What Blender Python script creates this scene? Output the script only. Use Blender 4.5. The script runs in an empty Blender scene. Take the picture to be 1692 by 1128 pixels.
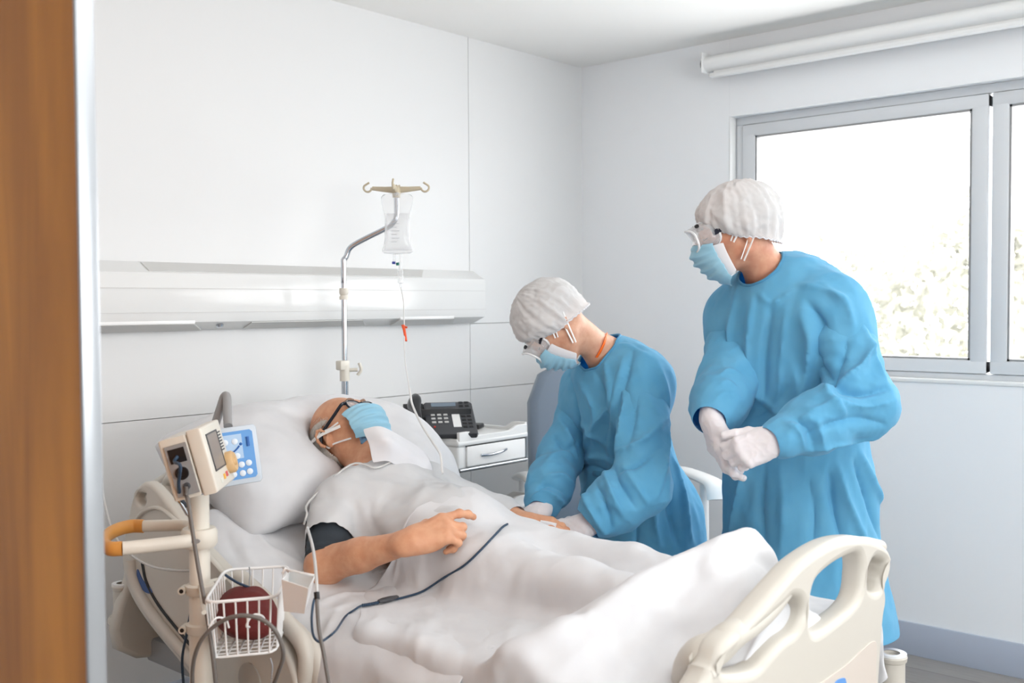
import bpy, bmesh, math, random
import numpy as np
from mathutils import Vector, Matrix, noise
random.seed(7); rng = np.random.default_rng(7)
PI = math.pi
scene = bpy.context.scene
COL = scene.collection

# ------------------------------------------------------------------ camera, sky, light, exposure
CAM = np.array([-4.1896, -3.2308, 1.4202]); FPX = 1726.7
_yaw, _pit, _rol = math.radians(41.493), math.radians(-2.039), math.radians(-0.314)
cF = np.array([math.cos(_pit)*math.cos(_yaw), math.cos(_pit)*math.sin(_yaw), math.sin(_pit)])
cR = np.array([math.sin(_yaw), -math.cos(_yaw), 0.0]); cU = np.cross(cR, cF)
_c, _s = math.cos(_rol), math.sin(_rol)
cR, cU = _c*cR + _s*cU, -_s*cR + _c*cU
cam_d = bpy.data.cameras.new('camera'); cam = bpy.data.objects.new('camera', cam_d); COL.objects.link(cam)
cam.matrix_world = Matrix(((cR[0], cU[0], -cF[0], CAM[0]), (cR[1], cU[1], -cF[1], CAM[1]), (cR[2], cU[2], -cF[2], CAM[2]), (0, 0, 0, 1)))
cam_d.sensor_width = 36; cam_d.lens = 36*FPX/1692; cam_d.clip_start = .02; cam_d.clip_end = 200
cam_d.dof.use_dof = True; cam_d.dof.focus_distance = 3.05; cam_d.dof.aperture_fstop = 4.0
scene.camera = cam
world = bpy.data.worlds.new('sky'); scene.world = world; world.use_nodes = True
world.node_tree.nodes['Background'].inputs[0].default_value = (.985, .992, 1.0, 1)
world.node_tree.nodes['Background'].inputs[1].default_value = 8.5
vs = scene.view_settings; vs.view_transform = 'Standard'; vs.look = 'None'; vs.gamma = 1; vs.use_curve_mapping = False
vs.exposure = 0.27

def area_light(name, loc, aim, sx, sy, power, color=(1, 1, 1), portal=False, spread=180):
    d = bpy.data.lights.new(name, 'AREA'); d.shape = 'RECTANGLE'; d.size = sx; d.size_y = sy; d.energy = power; d.color = color
    d.spread = math.radians(spread)
    o = bpy.data.objects.new(name, d); COL.objects.link(o); o.location = loc
    o.rotation_euler = (Vector(aim)-Vector(loc)).to_track_quat('-Z', 'Y').to_euler()
    if portal: d.cycles.is_portal = True
    return o
area_light('window_portal', (.12, -2.83, 1.68), (-1, -2.83, 1.68), 3.95, 1.14, 1, portal=True)
area_light('added_window_portal', (-3.0, -5.66, 1.65), (-3.0, -3, 1.65), 2.78, 1.23, 1, portal=True)  # sky portal for the window added behind the camera
area_light('fill_lamp_light', (-2.9, -3.2, 2.53), (-2.9, -3.2, 0), 2.0, 1.6, 12, (1.0, .99, .985))  # fill light, added to raise the brightness of the room
sun = bpy.data.lights.new('sun', 'SUN'); sun.energy = 7; sun.angle = .01; suno = bpy.data.objects.new('sun', sun); COL.objects.link(suno)
suno.rotation_euler = (math.radians(50), 0, math.radians(-60)); suno.location = (6, -8, 8)

def at(px, py, d):
    """world point seen at photo pixel px,py at depth d in front of the lens"""
    return CAM + d*(cF + (px-846)/FPX*cR - (py-564)/FPX*cU)
def atx(px, py, x):
    r = cF + (px-846)/FPX*cR - (py-564)/FPX*cU
    return CAM + (x-CAM[0])/r[0]*r
def aty(px, py, y):
    r = cF + (px-846)/FPX*cR - (py-564)/FPX*cU
    return CAM + (y-CAM[1])/r[1]*r

# ------------------------------------------------------------------ materials
def lin(c):
    return tuple(((v/255)/12.92 if v/255 <= .04045 else ((v/255+.055)/1.055)**2.4) for v in c)
def mat(name, rgb, rough=.5, metal=0, coat=0, sss=0, alpha=1, spec=.5, trans=0, bump=None, bump_s=.1, bump_d=.002,
        vary=None, emit=None, ior=1.45, sheen=0, sss_r=(.02, .008, .004), wave=None, detail=3):
    m = bpy.data.materials.new(name); m.use_nodes = True; nt = m.node_tree; p = nt.nodes['Principled BSDF']
    c = lin(rgb)+(1,)
    I = p.inputs
    I['Base Color'].default_value = c; I['Roughness'].default_value = rough; I['Metallic'].default_value = metal
    I['Specular IOR Level'].default_value = spec; I['IOR'].default_value = ior
    if coat: I['Coat Weight'].default_value = coat; I['Coat Roughness'].default_value = .08
    if sss: I['Subsurface Weight'].default_value = sss; I['Subsurface Radius'].default_value = sss_r; I['Subsurface Scale'].default_value = 1.0
    if alpha < 1: I['Alpha'].default_value = alpha
    if trans: I['Transmission Weight'].default_value = trans
    if sheen: I['Sheen Weight'].default_value = sheen; I['Sheen Roughness'].default_value = .5
    if emit: I['Emission Color'].default_value = c; I['Emission Strength'].default_value = emit
    tc = nt.nodes.new('ShaderNodeTexCoord')
    if vary:   # (other colour, scale, contrast)
        n = nt.nodes.new('ShaderNodeTexNoise'); n.inputs['Scale'].default_value = vary[1]; n.inputs['Detail'].default_value = detail
        r = nt.nodes.new('ShaderNodeMapRange'); r.inputs[1].default_value = .5-vary[2]; r.inputs[2].default_value = .5+vary[2]
        x = nt.nodes.new('ShaderNodeMix'); x.data_type = 'RGBA'; x.inputs[6].default_value = c; x.inputs[7].default_value = lin(vary[0])+(1,)
        nt.links.new(tc.outputs['Object'], n.inputs['Vector']); nt.links.new(n.outputs['Fac'], r.inputs[0])
        nt.links.new(r.outputs[0], x.inputs[0]); nt.links.new(x.outputs[2], I['Base Color'])
    if bump:
        n = nt.nodes.new('ShaderNodeTexNoise'); n.inputs['Scale'].default_value = bump; n.inputs['Detail'].default_value = 4
        b = nt.nodes.new('ShaderNodeBump'); b.inputs['Strength'].default_value = bump_s; b.inputs['Distance'].default_value = bump_d
        nt.links.new(tc.outputs['Object'], n.inputs['Vector']); nt.links.new(n.outputs['Fac'], b.inputs['Height']); nt.links.new(b.outputs[0], I['Normal'])
    return m
def cloth_mat(name, rgb, vary, translucent=.25, tcol=None, rough=.8, vs_=9, con=.25, weave=900, crease=None):
    """thin fabric: diffuse with some light coming through"""
    m = mat(name, rgb, rough=rough, spec=.15, vary=(vary, vs_, con), bump=weave, bump_s=.25, bump_d=.0006, sheen=.15)
    nt = m.node_tree; p = nt.nodes['Principled BSDF']; out = nt.nodes['Material Output']
    if crease:
        old = [l for l in nt.links if l.to_socket == p.inputs['Normal']][0].from_socket
        tc = nt.nodes.new('ShaderNodeTexCoord'); n = nt.nodes.new('ShaderNodeTexNoise'); n.noise_type = 'RIDGED_MULTIFRACTAL'; n.inputs['Scale'].default_value = crease[0]
        n.inputs['Detail'].default_value = 2.5; n.inputs['Roughness'].default_value = .45; n.inputs['Distortion'].default_value = .5
        bb = nt.nodes.new('ShaderNodeBump'); bb.inputs['Strength'].default_value = crease[2]; bb.inputs['Distance'].default_value = crease[1]
        mp = nt.nodes.new('ShaderNodeMapping'); mp.inputs['Scale'].default_value = crease[3] if len(crease) > 3 else (1, 1, 1)
        nt.links.new(tc.outputs['Object'], mp.inputs[0]); nt.links.new(mp.outputs[0], n.inputs['Vector']); nt.links.new(n.outputs['Fac'], bb.inputs['Height']); nt.links.new(old, bb.inputs['Normal']); nt.links.new(bb.outputs[0], p.inputs['Normal'])
    t = nt.nodes.new('ShaderNodeBsdfTranslucent'); t.inputs[0].default_value = lin(tcol or rgb)+(1,)
    x = nt.nodes.new('ShaderNodeMixShader'); x.inputs[0].default_value = translucent
    nt.links.new(p.outputs[0], x.inputs[1]); nt.links.new(t.outputs[0], x.inputs[2]); nt.links.new(x.outputs[0], out.inputs[0])
    return m
def clear_mat(name, rgb, clear=.8, rough=.08, gloss=.5):
    """thin clear plastic or glass: mostly see-through with reflections"""
    m = bpy.data.materials.new(name); m.use_nodes = True; nt = m.node_tree; p = nt.nodes['Principled BSDF']; out = nt.nodes['Material Output']
    p.inputs['Base Color'].default_value = lin(rgb)+(1,); p.inputs['Roughness'].default_value = rough; p.inputs['Specular IOR Level'].default_value = gloss
    t = nt.nodes.new('ShaderNodeBsdfTransparent'); x = nt.nodes.new('ShaderNodeMixShader'); x.inputs[0].default_value = clear
    fr = nt.nodes.new('ShaderNodeLayerWeight'); fr.inputs[0].default_value = .25
    mu = nt.nodes.new('ShaderNodeMath'); mu.operation = 'MULTIPLY_ADD'; mu.inputs[1].default_value = -clear*.8; mu.inputs[2].default_value = clear
    nt.links.new(fr.outputs['Facing'], mu.inputs[0]); nt.links.new(mu.outputs[0], x.inputs[0])
    nt.links.new(p.outputs[0], x.inputs[1]); nt.links.new(t.outputs[0], x.inputs[2]); nt.links.new(x.outputs[0], out.inputs[0])
    return m

M = {}
M['wall'] = mat('wall_paint', (226, 227, 227), rough=.38, spec=.35, bump=2.0, bump_s=.05, bump_d=.01)
M['wall_r'] = mat('window_wall_paint', (243, 245, 247), rough=.55, spec=.3)
M['ceil'] = mat('ceiling_paint', (247, 246, 243), rough=.9)
M['seam'] = mat('panel_seam', (150, 150, 150), rough=.8)
M['base'] = mat('baseboard_vinyl', (184, 192, 207), rough=.5)
M['alu'] = mat('window_frame_grey', (216, 219, 222), rough=.4)
M['white'] = mat('white_plastic', (240, 241, 240), rough=.32, coat=.2)
M['offwhite'] = mat('cream_plastic', (222, 217, 205), rough=.4, coat=.1)
M['beige'] = mat('beige_bed_plastic', (203, 198, 188), rough=.42, coat=.15)
M['grey'] = mat('grey_plastic', (150, 150, 150), rough=.45)
M['dgrey'] = mat('dark_grey_plastic', (70, 72, 76), rough=.45)
M['black'] = mat('black_plastic', (24, 25, 28), rough=.4)
M['chrome'] = mat('chrome', (190, 194, 200), rough=.16, metal=1)
M['steel'] = mat('brushed_steel', (170, 174, 178), rough=.35, metal=1)
M['glass'] = clear_mat('window_glass', (255, 255, 255), clear=.97, rough=.02, gloss=.3)
M['panel'] = mat('bed_unit_white', (226, 227, 226), rough=.16, spec=.5)
M['diff'] = mat('lamp_diffuser', (206, 206, 204), rough=.5)

# ------------------------------------------------------------------ object helpers
def link(o, parent=None):
    COL.objects.link(o)
    if parent is not None: o.parent = parent
    return o
def tag(o, label, cat, group=None, kind=None):
    o['label'] = label; o['category'] = cat
    if group: o['group'] = group
    if kind: o['kind'] = kind
    return o
def thing(name, label, cat, loc=(0, 0, 0), group=None):
    o = bpy.data.objects.new(name, None); o.empty_display_size = .05; COL.objects.link(o); o.location = loc
    return tag(o, label, cat, group)
def from_np(name, V, F, m, parent=None, smooth=True, sub=0, solid=0, angle=None, recalc=False):
    """mesh object from arrays; V in world coordinates, shifted to the parent"""
    me = bpy.data.meshes.new(name)
    V = np.asarray(V, float)
    if parent is not None: V = V - np.array(world_loc(parent))
    me.from_pydata(V.tolist(), [], F if isinstance(F, list) else F.tolist()); me.update()
    if recalc:
        b = bmesh.new(); b.from_mesh(me); bmesh.ops.recalc_face_normals(b, faces=b.faces); b.to_mesh(me); b.free()
    return finish(name, me, m, parent, smooth, sub, solid, angle)
def world_loc(o):
    v = Vector(o.location)
    while o.parent is not None: o = o.parent; v += Vector(o.location)
    return v
def finish(name, me, m, parent, smooth=True, sub=0, solid=0, angle=None):
    o = bpy.data.objects.new(name, me); link(o, parent)
    if m is not None:
        for mm in (m if isinstance(m, (list, tuple)) else [m]): me.materials.append(mm)
    if smooth:
        me.polygons.foreach_set('use_smooth', [True]*len(me.polygons))
        if angle: me.set_sharp_from_angle(angle=math.radians(angle))
    if solid:
        s = o.modifiers.new('thick', 'SOLIDIFY'); s.thickness = solid; s.offset = -1
    if sub:
        s = o.modifiers.new('sub', 'SUBSURF'); s.levels = sub; s.render_levels = sub
    return o
class MB:
    """collects shapes in world space; build() links them as ONE mesh"""
    def __init__(self): self.b = bmesh.new()
    def _add(self, fn, mtx=None):
        t = bmesh.new(); fn(t)
        if mtx is not None: bmesh.ops.transform(t, matrix=mtx, verts=t.verts)
        me = bpy.data.meshes.new('t'); t.to_mesh(me); t.free(); self.b.from_mesh(me); bpy.data.meshes.remove(me); return self
    def box(self, lo, hi, bev=0, seg=2, rot=None, piv=None):
        lo, hi = Vector(lo), Vector(hi); c = (lo+hi)/2; s = hi-lo
        def fn(t):
            bmesh.ops.create_cube(t, size=1); bmesh.ops.scale(t, vec=s, verts=t.verts)
            if bev: bmesh.ops.bevel(t, geom=t.edges[:], offset=bev, segments=seg, profile=.5, affect='EDGES')
        mt = Matrix.Translation(c)
        if rot is not None:
            piv = Vector(piv) if piv is not None else c
            mt = Matrix.Translation(piv) @ rot.to_4x4() @ Matrix.Translation(c-piv)
        return self._add(fn, mt)
    def tube(self, pts, r, n=12, cap=True, closed=False, flat=None):
        pts = [Vector(p) for p in pts]; N = len(pts)
        rs = r if hasattr(r, '__len__') else [r]*N
        def fn(t):
            rings = []; up = None
            for i, p in enumerate(pts):
                a = pts[(i-1) % N] if closed or i else p; c = pts[(i+1) % N] if closed or i < N-1 else p
                d = (c-a).normalized()
                if up is None:
                    up = Vector((0, 0, 1)) if abs(d.z) < .9 else Vector((1, 0, 0))
                up = (up - d*up.dot(d)).normalized(); s = d.cross(up)
                fa, fb = flat or (1, 1)
                rings.append([t.verts.new(p + rs[i]*(fa*math.cos(k*2*PI/n)*up + fb*math.sin(k*2*PI/n)*s)) for k in range(n)])
            m_ = N if closed else N-1
            for i in range(m_):
                A, B = rings[i], rings[(i+1) % N]
                off = 0
                if closed and i == N-1:
                    off = min(range(n), key=lambda o: (A[0].co-B[o].co).length)
                for k in range(n): t.faces.new((A[k], A[(k+1) % n], B[(k+1+off) % n], B[(k+off) % n]))
            if cap and not closed:
                t.faces.new(rings[0][::-1]); t.faces.new(rings[-1])
        return self._add(fn)
    def lathe(self, prof, loc, axis=(0, 0, 1), n=24):
        q = Vector((0, 0, 1)).rotation_difference(Vector(axis)).to_matrix().to_4x4()
        def fn(t):
            rings = []
            for (r, z) in prof:
                if r < 1e-6: rings.append([t.verts.new((0, 0, z))])
                else: rings.append([t.verts.new((r*math.cos(k*2*PI/n), r*math.sin(k*2*PI/n), z)) for k in range(n)])
            for A, B in zip(rings, rings[1:]):
                for k in range(n):
                    a, b_ = A[k % len(A)], A[(k+1) % len(A)]; c, d = B[(k+1) % len(B)], B[k % len(B)]
                    vs_ = []
                    for v in (a, b_, c, d):
                        if v not in vs_: vs_.append(v)
                    if len(vs_) > 2:
                        try: t.faces.new(vs_)
                        except ValueError: pass
        return self._add(fn, Matrix.Translation(Vector(loc)) @ q)
    def prism(self, poly, a, b, mtx=None, bev=0, seg=2):
        """poly = list of (u,v); extruded along w from a to b; mtx maps (u,v,w) to world"""
        def fn(t):
            lo = [t.verts.new((u, v, a)) for u, v in poly]; hi = [t.verts.new((u, v, b)) for u, v in poly]
            t.faces.new(lo[::-1]); t.faces.new(hi); n = len(poly)
            for i in range(n): t.faces.new((lo[i], lo[(i+1) % n], hi[(i+1) % n], hi[i]))
            bmesh.ops.recalc_face_normals(t, faces=t.faces)
            if bev:
                ed = [e for e in t.edges if (e.verts[0].co.z == e.verts[1].co.z)]
                bmesh.ops.bevel(t, geom=ed, offset=bev, segments=seg, profile=.5, affect='EDGES')
        return self._add(fn, mtx)
    def build(self, name, m, parent=None, smooth=True, angle=40, sub=0, solid=0):
        if parent is not None: bmesh.ops.translate(self.b, vec=-world_loc(parent), verts=self.b.verts)
        bmesh.ops.recalc_face_normals(self.b, faces=self.b.faces)
        me = bpy.data.meshes.new(name); self.b.to_mesh(me); self.b.free()
        return finish(name, me, m, parent, smooth, sub, solid, angle)
def struct(o): o['kind'] = 'structure'; return o
def frame_mtx(o, u, v, w):
    """matrix whose columns are u,v,w at origin o"""
    return Matrix(((u[0], v[0], w[0], o[0]), (u[1], v[1], w[1], o[1]), (u[2], v[2], w[2], o[2]), (0, 0, 0, 1)))
def smooth_path(pts, n=8, closed=False):
    """Catmull-Rom through pts"""
    P = [np.array(p, float) for p in pts]; out = []; N = len(P)
    for i in range(N if closed else N-1):
        p0 = P[(i-1) % N] if closed or i else 2*P[0]-P[1]; p1 = P[i]; p2 = P[(i+1) % N]
        p3 = P[(i+2) % N] if closed or i < N-2 else 2*P[-1]-P[-2]
        for k in range(n):
            t = k/n; out.append(.5*((2*p1)+(p2-p0)*t+(2*p0-5*p1+4*p2-p3)*t*t+(3*p1-p0-3*p2+p3)*t**3))
    if not closed: out.append(P[-1])
    return out
def unit(v): v = np.array(v, float); return v/np.linalg.norm(v)

# ------------------------------------------------------------------ implicit surfaces for bodies
class SDF:
    def __init__(self, k=.03): self.p = []; self.k = k; self.cut = []
    def cap(self, a, b, ra, rb=None, flat=None, axis=None, k=None):
        """tapered limb from a to b; flat<1 squeezes it along axis"""
        a = np.array(a, float); b = np.array(b, float); rb = ra if rb is None else rb
        if axis is not None: axis = unit(axis)
        self.p.append(('c', a, b, ra, rb, flat, axis, k)); return self
    def ell(self, c, r, X=None, k=None):
        """ellipsoid, X = rows are its axes"""
        X = np.eye(3) if X is None else np.array(X, float)
        self.p.append(('e', np.array(c, float), np.array(r, float), X, None, None, None, k)); return self
    def sub(self, c, r, X=None, k=.01):
        X = np.eye(3) if X is None else np.array(X, float)
        self.cut.append(('e', np.array(c, float), np.array(r, float), X, None, None, None, k)); return self
    @staticmethod
    def one(q, P):
        if q[0] == 'c':
            _, a, b, ra, rb, flat, ax, _k = q; ab = b-a; L = ab@ab
            t = np.clip((P-a)@ab/L, 0, 1) if L > 1e-12 else np.zeros(len(P))
            d = P-(a+t[:, None]*ab)
            r = ra+(rb-ra)*t
            if flat is None: return np.sqrt((d*d).sum(1))-r
            w = d@ax; s = (d*d).sum(1)-w*w
            return (np.sqrt(s+(w/flat)**2)-r)*(.5+.5*flat)
        _, c, r, X, *_r = q; d = (P-c)@X.T
        k0 = np.sqrt(((d/r)**2).sum(1)); k1 = np.sqrt(((d/(r*r))**2).sum(1))
        return k0*(k0-1)/np.maximum(k1, 1e-9)
    def ev(self, P, idx=None):
        out = None
        for i in (range(len(self.p)) if idx is None else idx):
            q = self.p[i]; d = self.one(q, P)
            if out is None: out = d; continue
            k = q[7] or self.k
            h = np.maximum(k-np.abs(out-d), 0)/k
            out = np.minimum(out, d)-h*h*k*.25
        for q in self.cut:
            d = -self.one(q, P); k = q[7]; h = np.maximum(k-np.abs(out-d), 0)/k
            out = np.maximum(out, d)+h*h*k*.25
        return out
    def bounds(self, pad):
        lo, hi = [], []
        for q in self.p:
            if q[0] == 'c': r = max(q[3], q[4]); lo += [q[1]-r, q[2]-r]; hi += [q[1]+r, q[2]+r]
            else: r = q[2].max(); lo.append(q[1]-r); hi.append(q[1]+r)
        return np.min(lo, 0)-pad, np.max(hi, 0)+pad
    def mesh(self, h, lo=None, hi=None, proj=2):
        l0, h0 = self.bounds(h*3); lo = l0 if lo is None else np.maximum(lo, l0); hi = h0 if hi is None else np.minimum(hi, h0)
        B = 12; nb = np.ceil((hi-lo)/(h*B)).astype(int)
        bi = np.stack(np.meshgrid(*[np.arange(n) for n in nb], indexing='ij'), -1).reshape(-1, 3)
        cen = lo+(bi+.5)*B*h; rad = B*h*.5*1.7321+h
        D = np.stack([self.one(q, cen) for q in self.p], 1)
        f = self.ev(cen)
        keep = np.abs(f) < rad*1.35
        bi, D = bi[keep], D[keep]
        g = np.stack(np.meshgrid(*[np.arange(B+1)]*3, indexing='ij'), -1).reshape(-1, 3)
        N = (nb*B+2).astype(np.int64)
        ids, vs_, quads = [], [], []
        kk = np.array([(q[7] or self.k) for q in self.p])
        for b, dd in zip(bi, D):
            use = np.where(dd < dd.min()+2*rad*1.6+kk)[0]
            P = lo+(b*B+g)*h
            F = self.ev(P, use).reshape(B+1, B+1, B+1)
            S = F < 0
            if S.all() or not S.any(): continue
            c8 = np.stack([S[i:B+i, j:B+j, k:B+k] for i in (0, 1) for j in (0, 1) for k in (0, 1)], 0)
            act = c8.any(0) & ~c8.all(0)
            ci = np.argwhere(act)
            acc = np.zeros((len(ci), 3)); cnt = np.zeros(len(ci))
            for ax in range(3):
                for o1 in (0, 1):
                    for o2 in (0, 1):
                        o = [0, 0, 0]; oo = [x for x in range(3) if x != ax]; o[oo[0]] = o1; o[oo[1]] = o2
                        a = ci+o; e = a.copy(); e[:, ax] += 1
                        fa = F[a[:, 0], a[:, 1], a[:, 2]]; fb = F[e[:, 0], e[:, 1], e[:, 2]]
                        cr = (fa < 0) != (fb < 0); t = fa/np.where(cr, fa-fb, 1)
                        pt = a.astype(float); pt[:, ax] += np.where(cr, t, 0)
                        acc += pt*cr[:, None]; cnt += cr
            v = lo+(b*B+acc/cnt[:, None])*h
            gi = (ci+b*B).astype(np.int64)
            ids.append((gi[:, 0]*N[1]+gi[:, 1])*N[2]+gi[:, 2]); vs_.append(v)
            for ax in range(3):
                a = np.argwhere(S[tuple(slice(0, B) if x == ax else slice(0, B) for x in range(3))] != S[tuple(slice(1, B+1) if x == ax else slice(0, B) for x in range(3))])
                if not len(a): continue
                e = a.copy(); e[:, ax] += 1
                ins = S[a[:, 0], a[:, 1], a[:, 2]]
                u, w = [(1, 2), (2, 0), (0, 1)][ax]
                gq = (a+b*B).astype(np.int64); st = np.array([N[1]*N[2], N[2], 1])
                base = gq@st
                q = np.stack([base, base-st[u], base-st[u]-st[w], base-st[w]], 1)
                q[~ins] = q[~ins][:, ::-1]
                quads.append(q)
        ids = np.concatenate(ids); V = np.concatenate(vs_); Q = np.concatenate(quads)
        order = np.argsort(ids); ids, V = ids[order], V[order]
        pos = np.searchsorted(ids, Q); pos[pos >= len(ids)] = 0
        ok = (ids[pos] == Q).all(1); Q = pos[ok]
        for _ in range(proj):
            e = h*.3; f0 = self.ev(V); G = np.stack([(self.ev(V+np.eye(3)[i]*e)-f0)/e for i in range(3)], 1)
            gn = np.maximum((G*G).sum(1), .05); V = V-np.clip(f0/gn, -h, h)[:, None]*G*.9
        return V, Q
class Grid:
    """sampled distance field for cloth collisions"""
    def __init__(self, fn, lo, hi, h=.02):
        self.lo = np.array(lo, float); self.h = h; n = np.ceil((np.array(hi)-self.lo)/h).astype(int)+1; self.n = n
        g = np.stack(np.meshgrid(*[np.arange(k) for k in n], indexing='ij'), -1).reshape(-1, 3)
        self.f = fn(self.lo+g*h).reshape(n)
        self.g = np.stack(np.gradient(self.f, h), -1)
    def __call__(self, P):
        q = np.clip((P-self.lo)/self.h, 0, self.n-1.001); i = q.astype(int); t = q-i
        f = 0; g = 0
        for a in (0, 1):
            for b in (0, 1):
                for c in (0, 1):
                    w = (t[:, 0] if a else 1-t[:, 0])*(t[:, 1] if b else 1-t[:, 1])*(t[:, 2] if c else 1-t[:, 2])
                    f = f+w*self.f[i[:, 0]+a, i[:, 1]+b, i[:, 2]+c]; g = g+w[:, None]*self.g[i[:, 0]+a, i[:, 1]+b, i[:, 2]+c]
        return f, g/np.maximum(np.linalg.norm(g, axis=1, keepdims=True), 1e-6)
def clean(V, Q, keepv):
    """drop faces with vertices outside keepv, and loose vertices"""
    Q = Q[keepv[Q].all(1)]; u = np.unique(Q); mp = np.full(len(V), -1); mp[u] = np.arange(len(u))
    return V[u], mp[Q], u
def drape(V, Q, scale, pin, col=None, iters=200, g=(0, 0, -.0004), press=0, bend=.1, eps=.004, inner=6, damp=.93, fric=.5, seed=1, jit=.002, diag=True, stretch=.44, smooth_out=1):
    """relax a cloth mesh: rest lengths scaled up, gravity, bending, collision with a distance field"""
    r = np.random.default_rng(seed); V = V.copy(); nV = len(V)
    E = np.concatenate([Q[:, [0, 1]], Q[:, [1, 2]], Q[:, [2, 3]], Q[:, [3, 0]]]); E = np.unique(np.sort(E, 1), axis=0)
    E = E[E[:, 0] != E[:, 1]]; nE = len(E)
    if diag:
        Dg = np.unique(np.sort(np.concatenate([Q[:, [0, 2]], Q[:, [1, 3]]]), 1), axis=0); Dg = Dg[Dg[:, 0] != Dg[:, 1]]; EE = np.concatenate([E, Dg])
    else: EE = E
    i, j = EE[:, 0], EE[:, 1]; L = np.linalg.norm(V[i]-V[j], axis=1)
    sc = scale(.5*(V[i]+V[j]), V[j]-V[i]) if callable(scale) else scale
    L = L*sc
    deg = np.bincount(i, minlength=nV)+np.bincount(j, minlength=nV); wn = stretch*2/np.maximum(deg, 1)*2.0
    ei, ej = E[:, 0], E[:, 1]; dE = np.maximum(np.bincount(ei, minlength=nV)+np.bincount(ej, minlength=nV), 1)[:, None]
    free = (~pin).astype(float)[:, None]
    def lap(X):
        o = np.stack([np.bincount(ei, X[ej, a], nV)+np.bincount(ej, X[ei, a], nV) for a in range(3)], 1); return o/dE-X
    V += r.normal(0, jit, V.shape)*free; vel = np.zeros_like(V); g = np.array(g)
    for it in range(iters):
        old = V.copy(); V = V+(vel*damp+g)*free
        if press:
            a, b, c, d = (V[Q[:, k]] for k in range(4)); n = np.cross(c-a, d-b)
            N = np.stack([sum(np.bincount(Q[:, k], n[:, a_], nV) for k in range(4)) for a_ in range(3)], 1)
            V = V+press*N/np.maximum(np.linalg.norm(N, axis=1, keepdims=True), 1e-9)*free
        for _ in range(inner):
            d = V[j]-V[i]; l = np.sqrt((d*d).sum(1)); c = ((l-L)/np.maximum(l, 1e-9)*.5)[:, None]*d
            # compressive resistance weaker than stretch
            acc = np.stack([np.bincount(i, c[:, a], nV)-np.bincount(j, c[:, a], nV) for a in range(3)], 1)
            V = V+acc*wn[:, None]*free
        if bend: V = V-bend*.25*lap(lap(V))*free
        if col is not None:
            f, n = col(V); pen = np.maximum(eps-f, 0)[:, None]*free; V = V+pen*n
            hit = (pen > 0)
            mv = V-old; tn = mv-(mv*n).sum(1, keepdims=True)*n; V = V-np.where(hit, fric*tn, 0)*free
        vel = V-old
        sp = np.linalg.norm(vel, axis=1, keepdims=True); vel = vel*np.minimum(1, .01/np.maximum(sp, 1e-9))
    for _ in range(smooth_out): V = V+.4*lap(V)*free
    return V
def vnormals(V, Q):
    d = np.cross(V[Q[:, 2]]-V[Q[:, 0]], V[Q[:, 3]]-V[Q[:, 1]])
    N = np.stack([sum(np.bincount(Q[:, k], d[:, a], len(V)) for k in range(4)) for a in range(3)], 1)
    return N/np.maximum(np.linalg.norm(N, axis=1, keepdims=True), 1e-12)
def tree_of(V, Q):
    from mathutils.bvhtree import BVHTree
    return BVHTree.FromPolygons([Vector(v) for v in V], [tuple(int(x) for x in q) for q in Q])
def ray_hit(T, px, py):
    r = cF + (px-846)/FPX*cR - (py-564)/FPX*cU; h = T.ray_cast(Vector(CAM), Vector(r).normalized(), 12)
    return None if h[0] is None else np.array(h[0])
def folds(V, Q, lines, power=1.08, lim=None):
    """raise or sink cloth folds along lines on its surface; each line = (points, height in mm, half width in mm)"""
    T = tree_of(V, Q); N = vnormals(V, Q); D = np.zeros(len(V))
    for pts, amp, w in lines:
        pp = [(p[0], p[1]) for p in smooth_path([(a, b_, 0) for a, b_ in pts], 9)] if len(pts) > 2 else [(pts[0][0]+(pts[1][0]-pts[0][0])*t, pts[0][1]+(pts[1][1]-pts[0][1])*t) for t in np.linspace(0, 1, 12)]
        W = [(ray_hit(T, *p), i/(len(pp)-1)) for i, p in enumerate(pp)]; W = [q for q in W if q[0] is not None]
        if len(W) < 2: continue
        P3 = np.array([q[0] for q in W]); tt = np.array([q[1] for q in W]); m_ = np.median(P3, 0)
        w = w/1000; amp = amp/1000
        near = np.where((V > P3.min(0)-4*w).all(1) & (V < P3.max(0)+4*w).all(1))[0]
        if not len(near): continue
        A, B_ = P3[:-1], P3[1:]; ok = np.linalg.norm(B_-A, axis=1) < .12
        best = np.full(len(near), 9.); bt = np.zeros(len(near)); X = V[near]
        for a, c_, t0, t1, k in zip(A, B_, tt[:-1], tt[1:], ok):
            if not k: continue
            ab = c_-a; u = np.clip((X-a)@ab/max(ab@ab, 1e-12), 0, 1); d = np.linalg.norm(X-a-u[:, None]*ab, axis=1)
            z = d < best; best = np.where(z, d, best); bt = np.where(z, t0+(t1-t0)*u, bt)
        taper = np.clip(np.sin(PI*np.clip(bt*.92+.04, 0, 1)), 0, 1)**.6
        D[near] += amp*taper*np.exp(-(best/w)**power)
    return V+N*D[:, None]
def crumple(V, Q, amp, fr, stretch=(1, 1, 1), seed=0, mask=None):
    """creased cloth relief: ridged noise along the normals"""
    N = vnormals(V, Q); o = Vector((seed*3.1, seed*1.7, seed)); st = np.array(stretch)*fr
    f = np.array([(1-abs(noise.noise(Vector(v*st)+o))*2.2)**1 + .45*(1-abs(noise.noise(Vector(v*st*2.1)+o))*2.2) for v in V])-.55
    if mask is not None: f = f*mask
    return V+N*(amp*f)[:, None]
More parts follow.
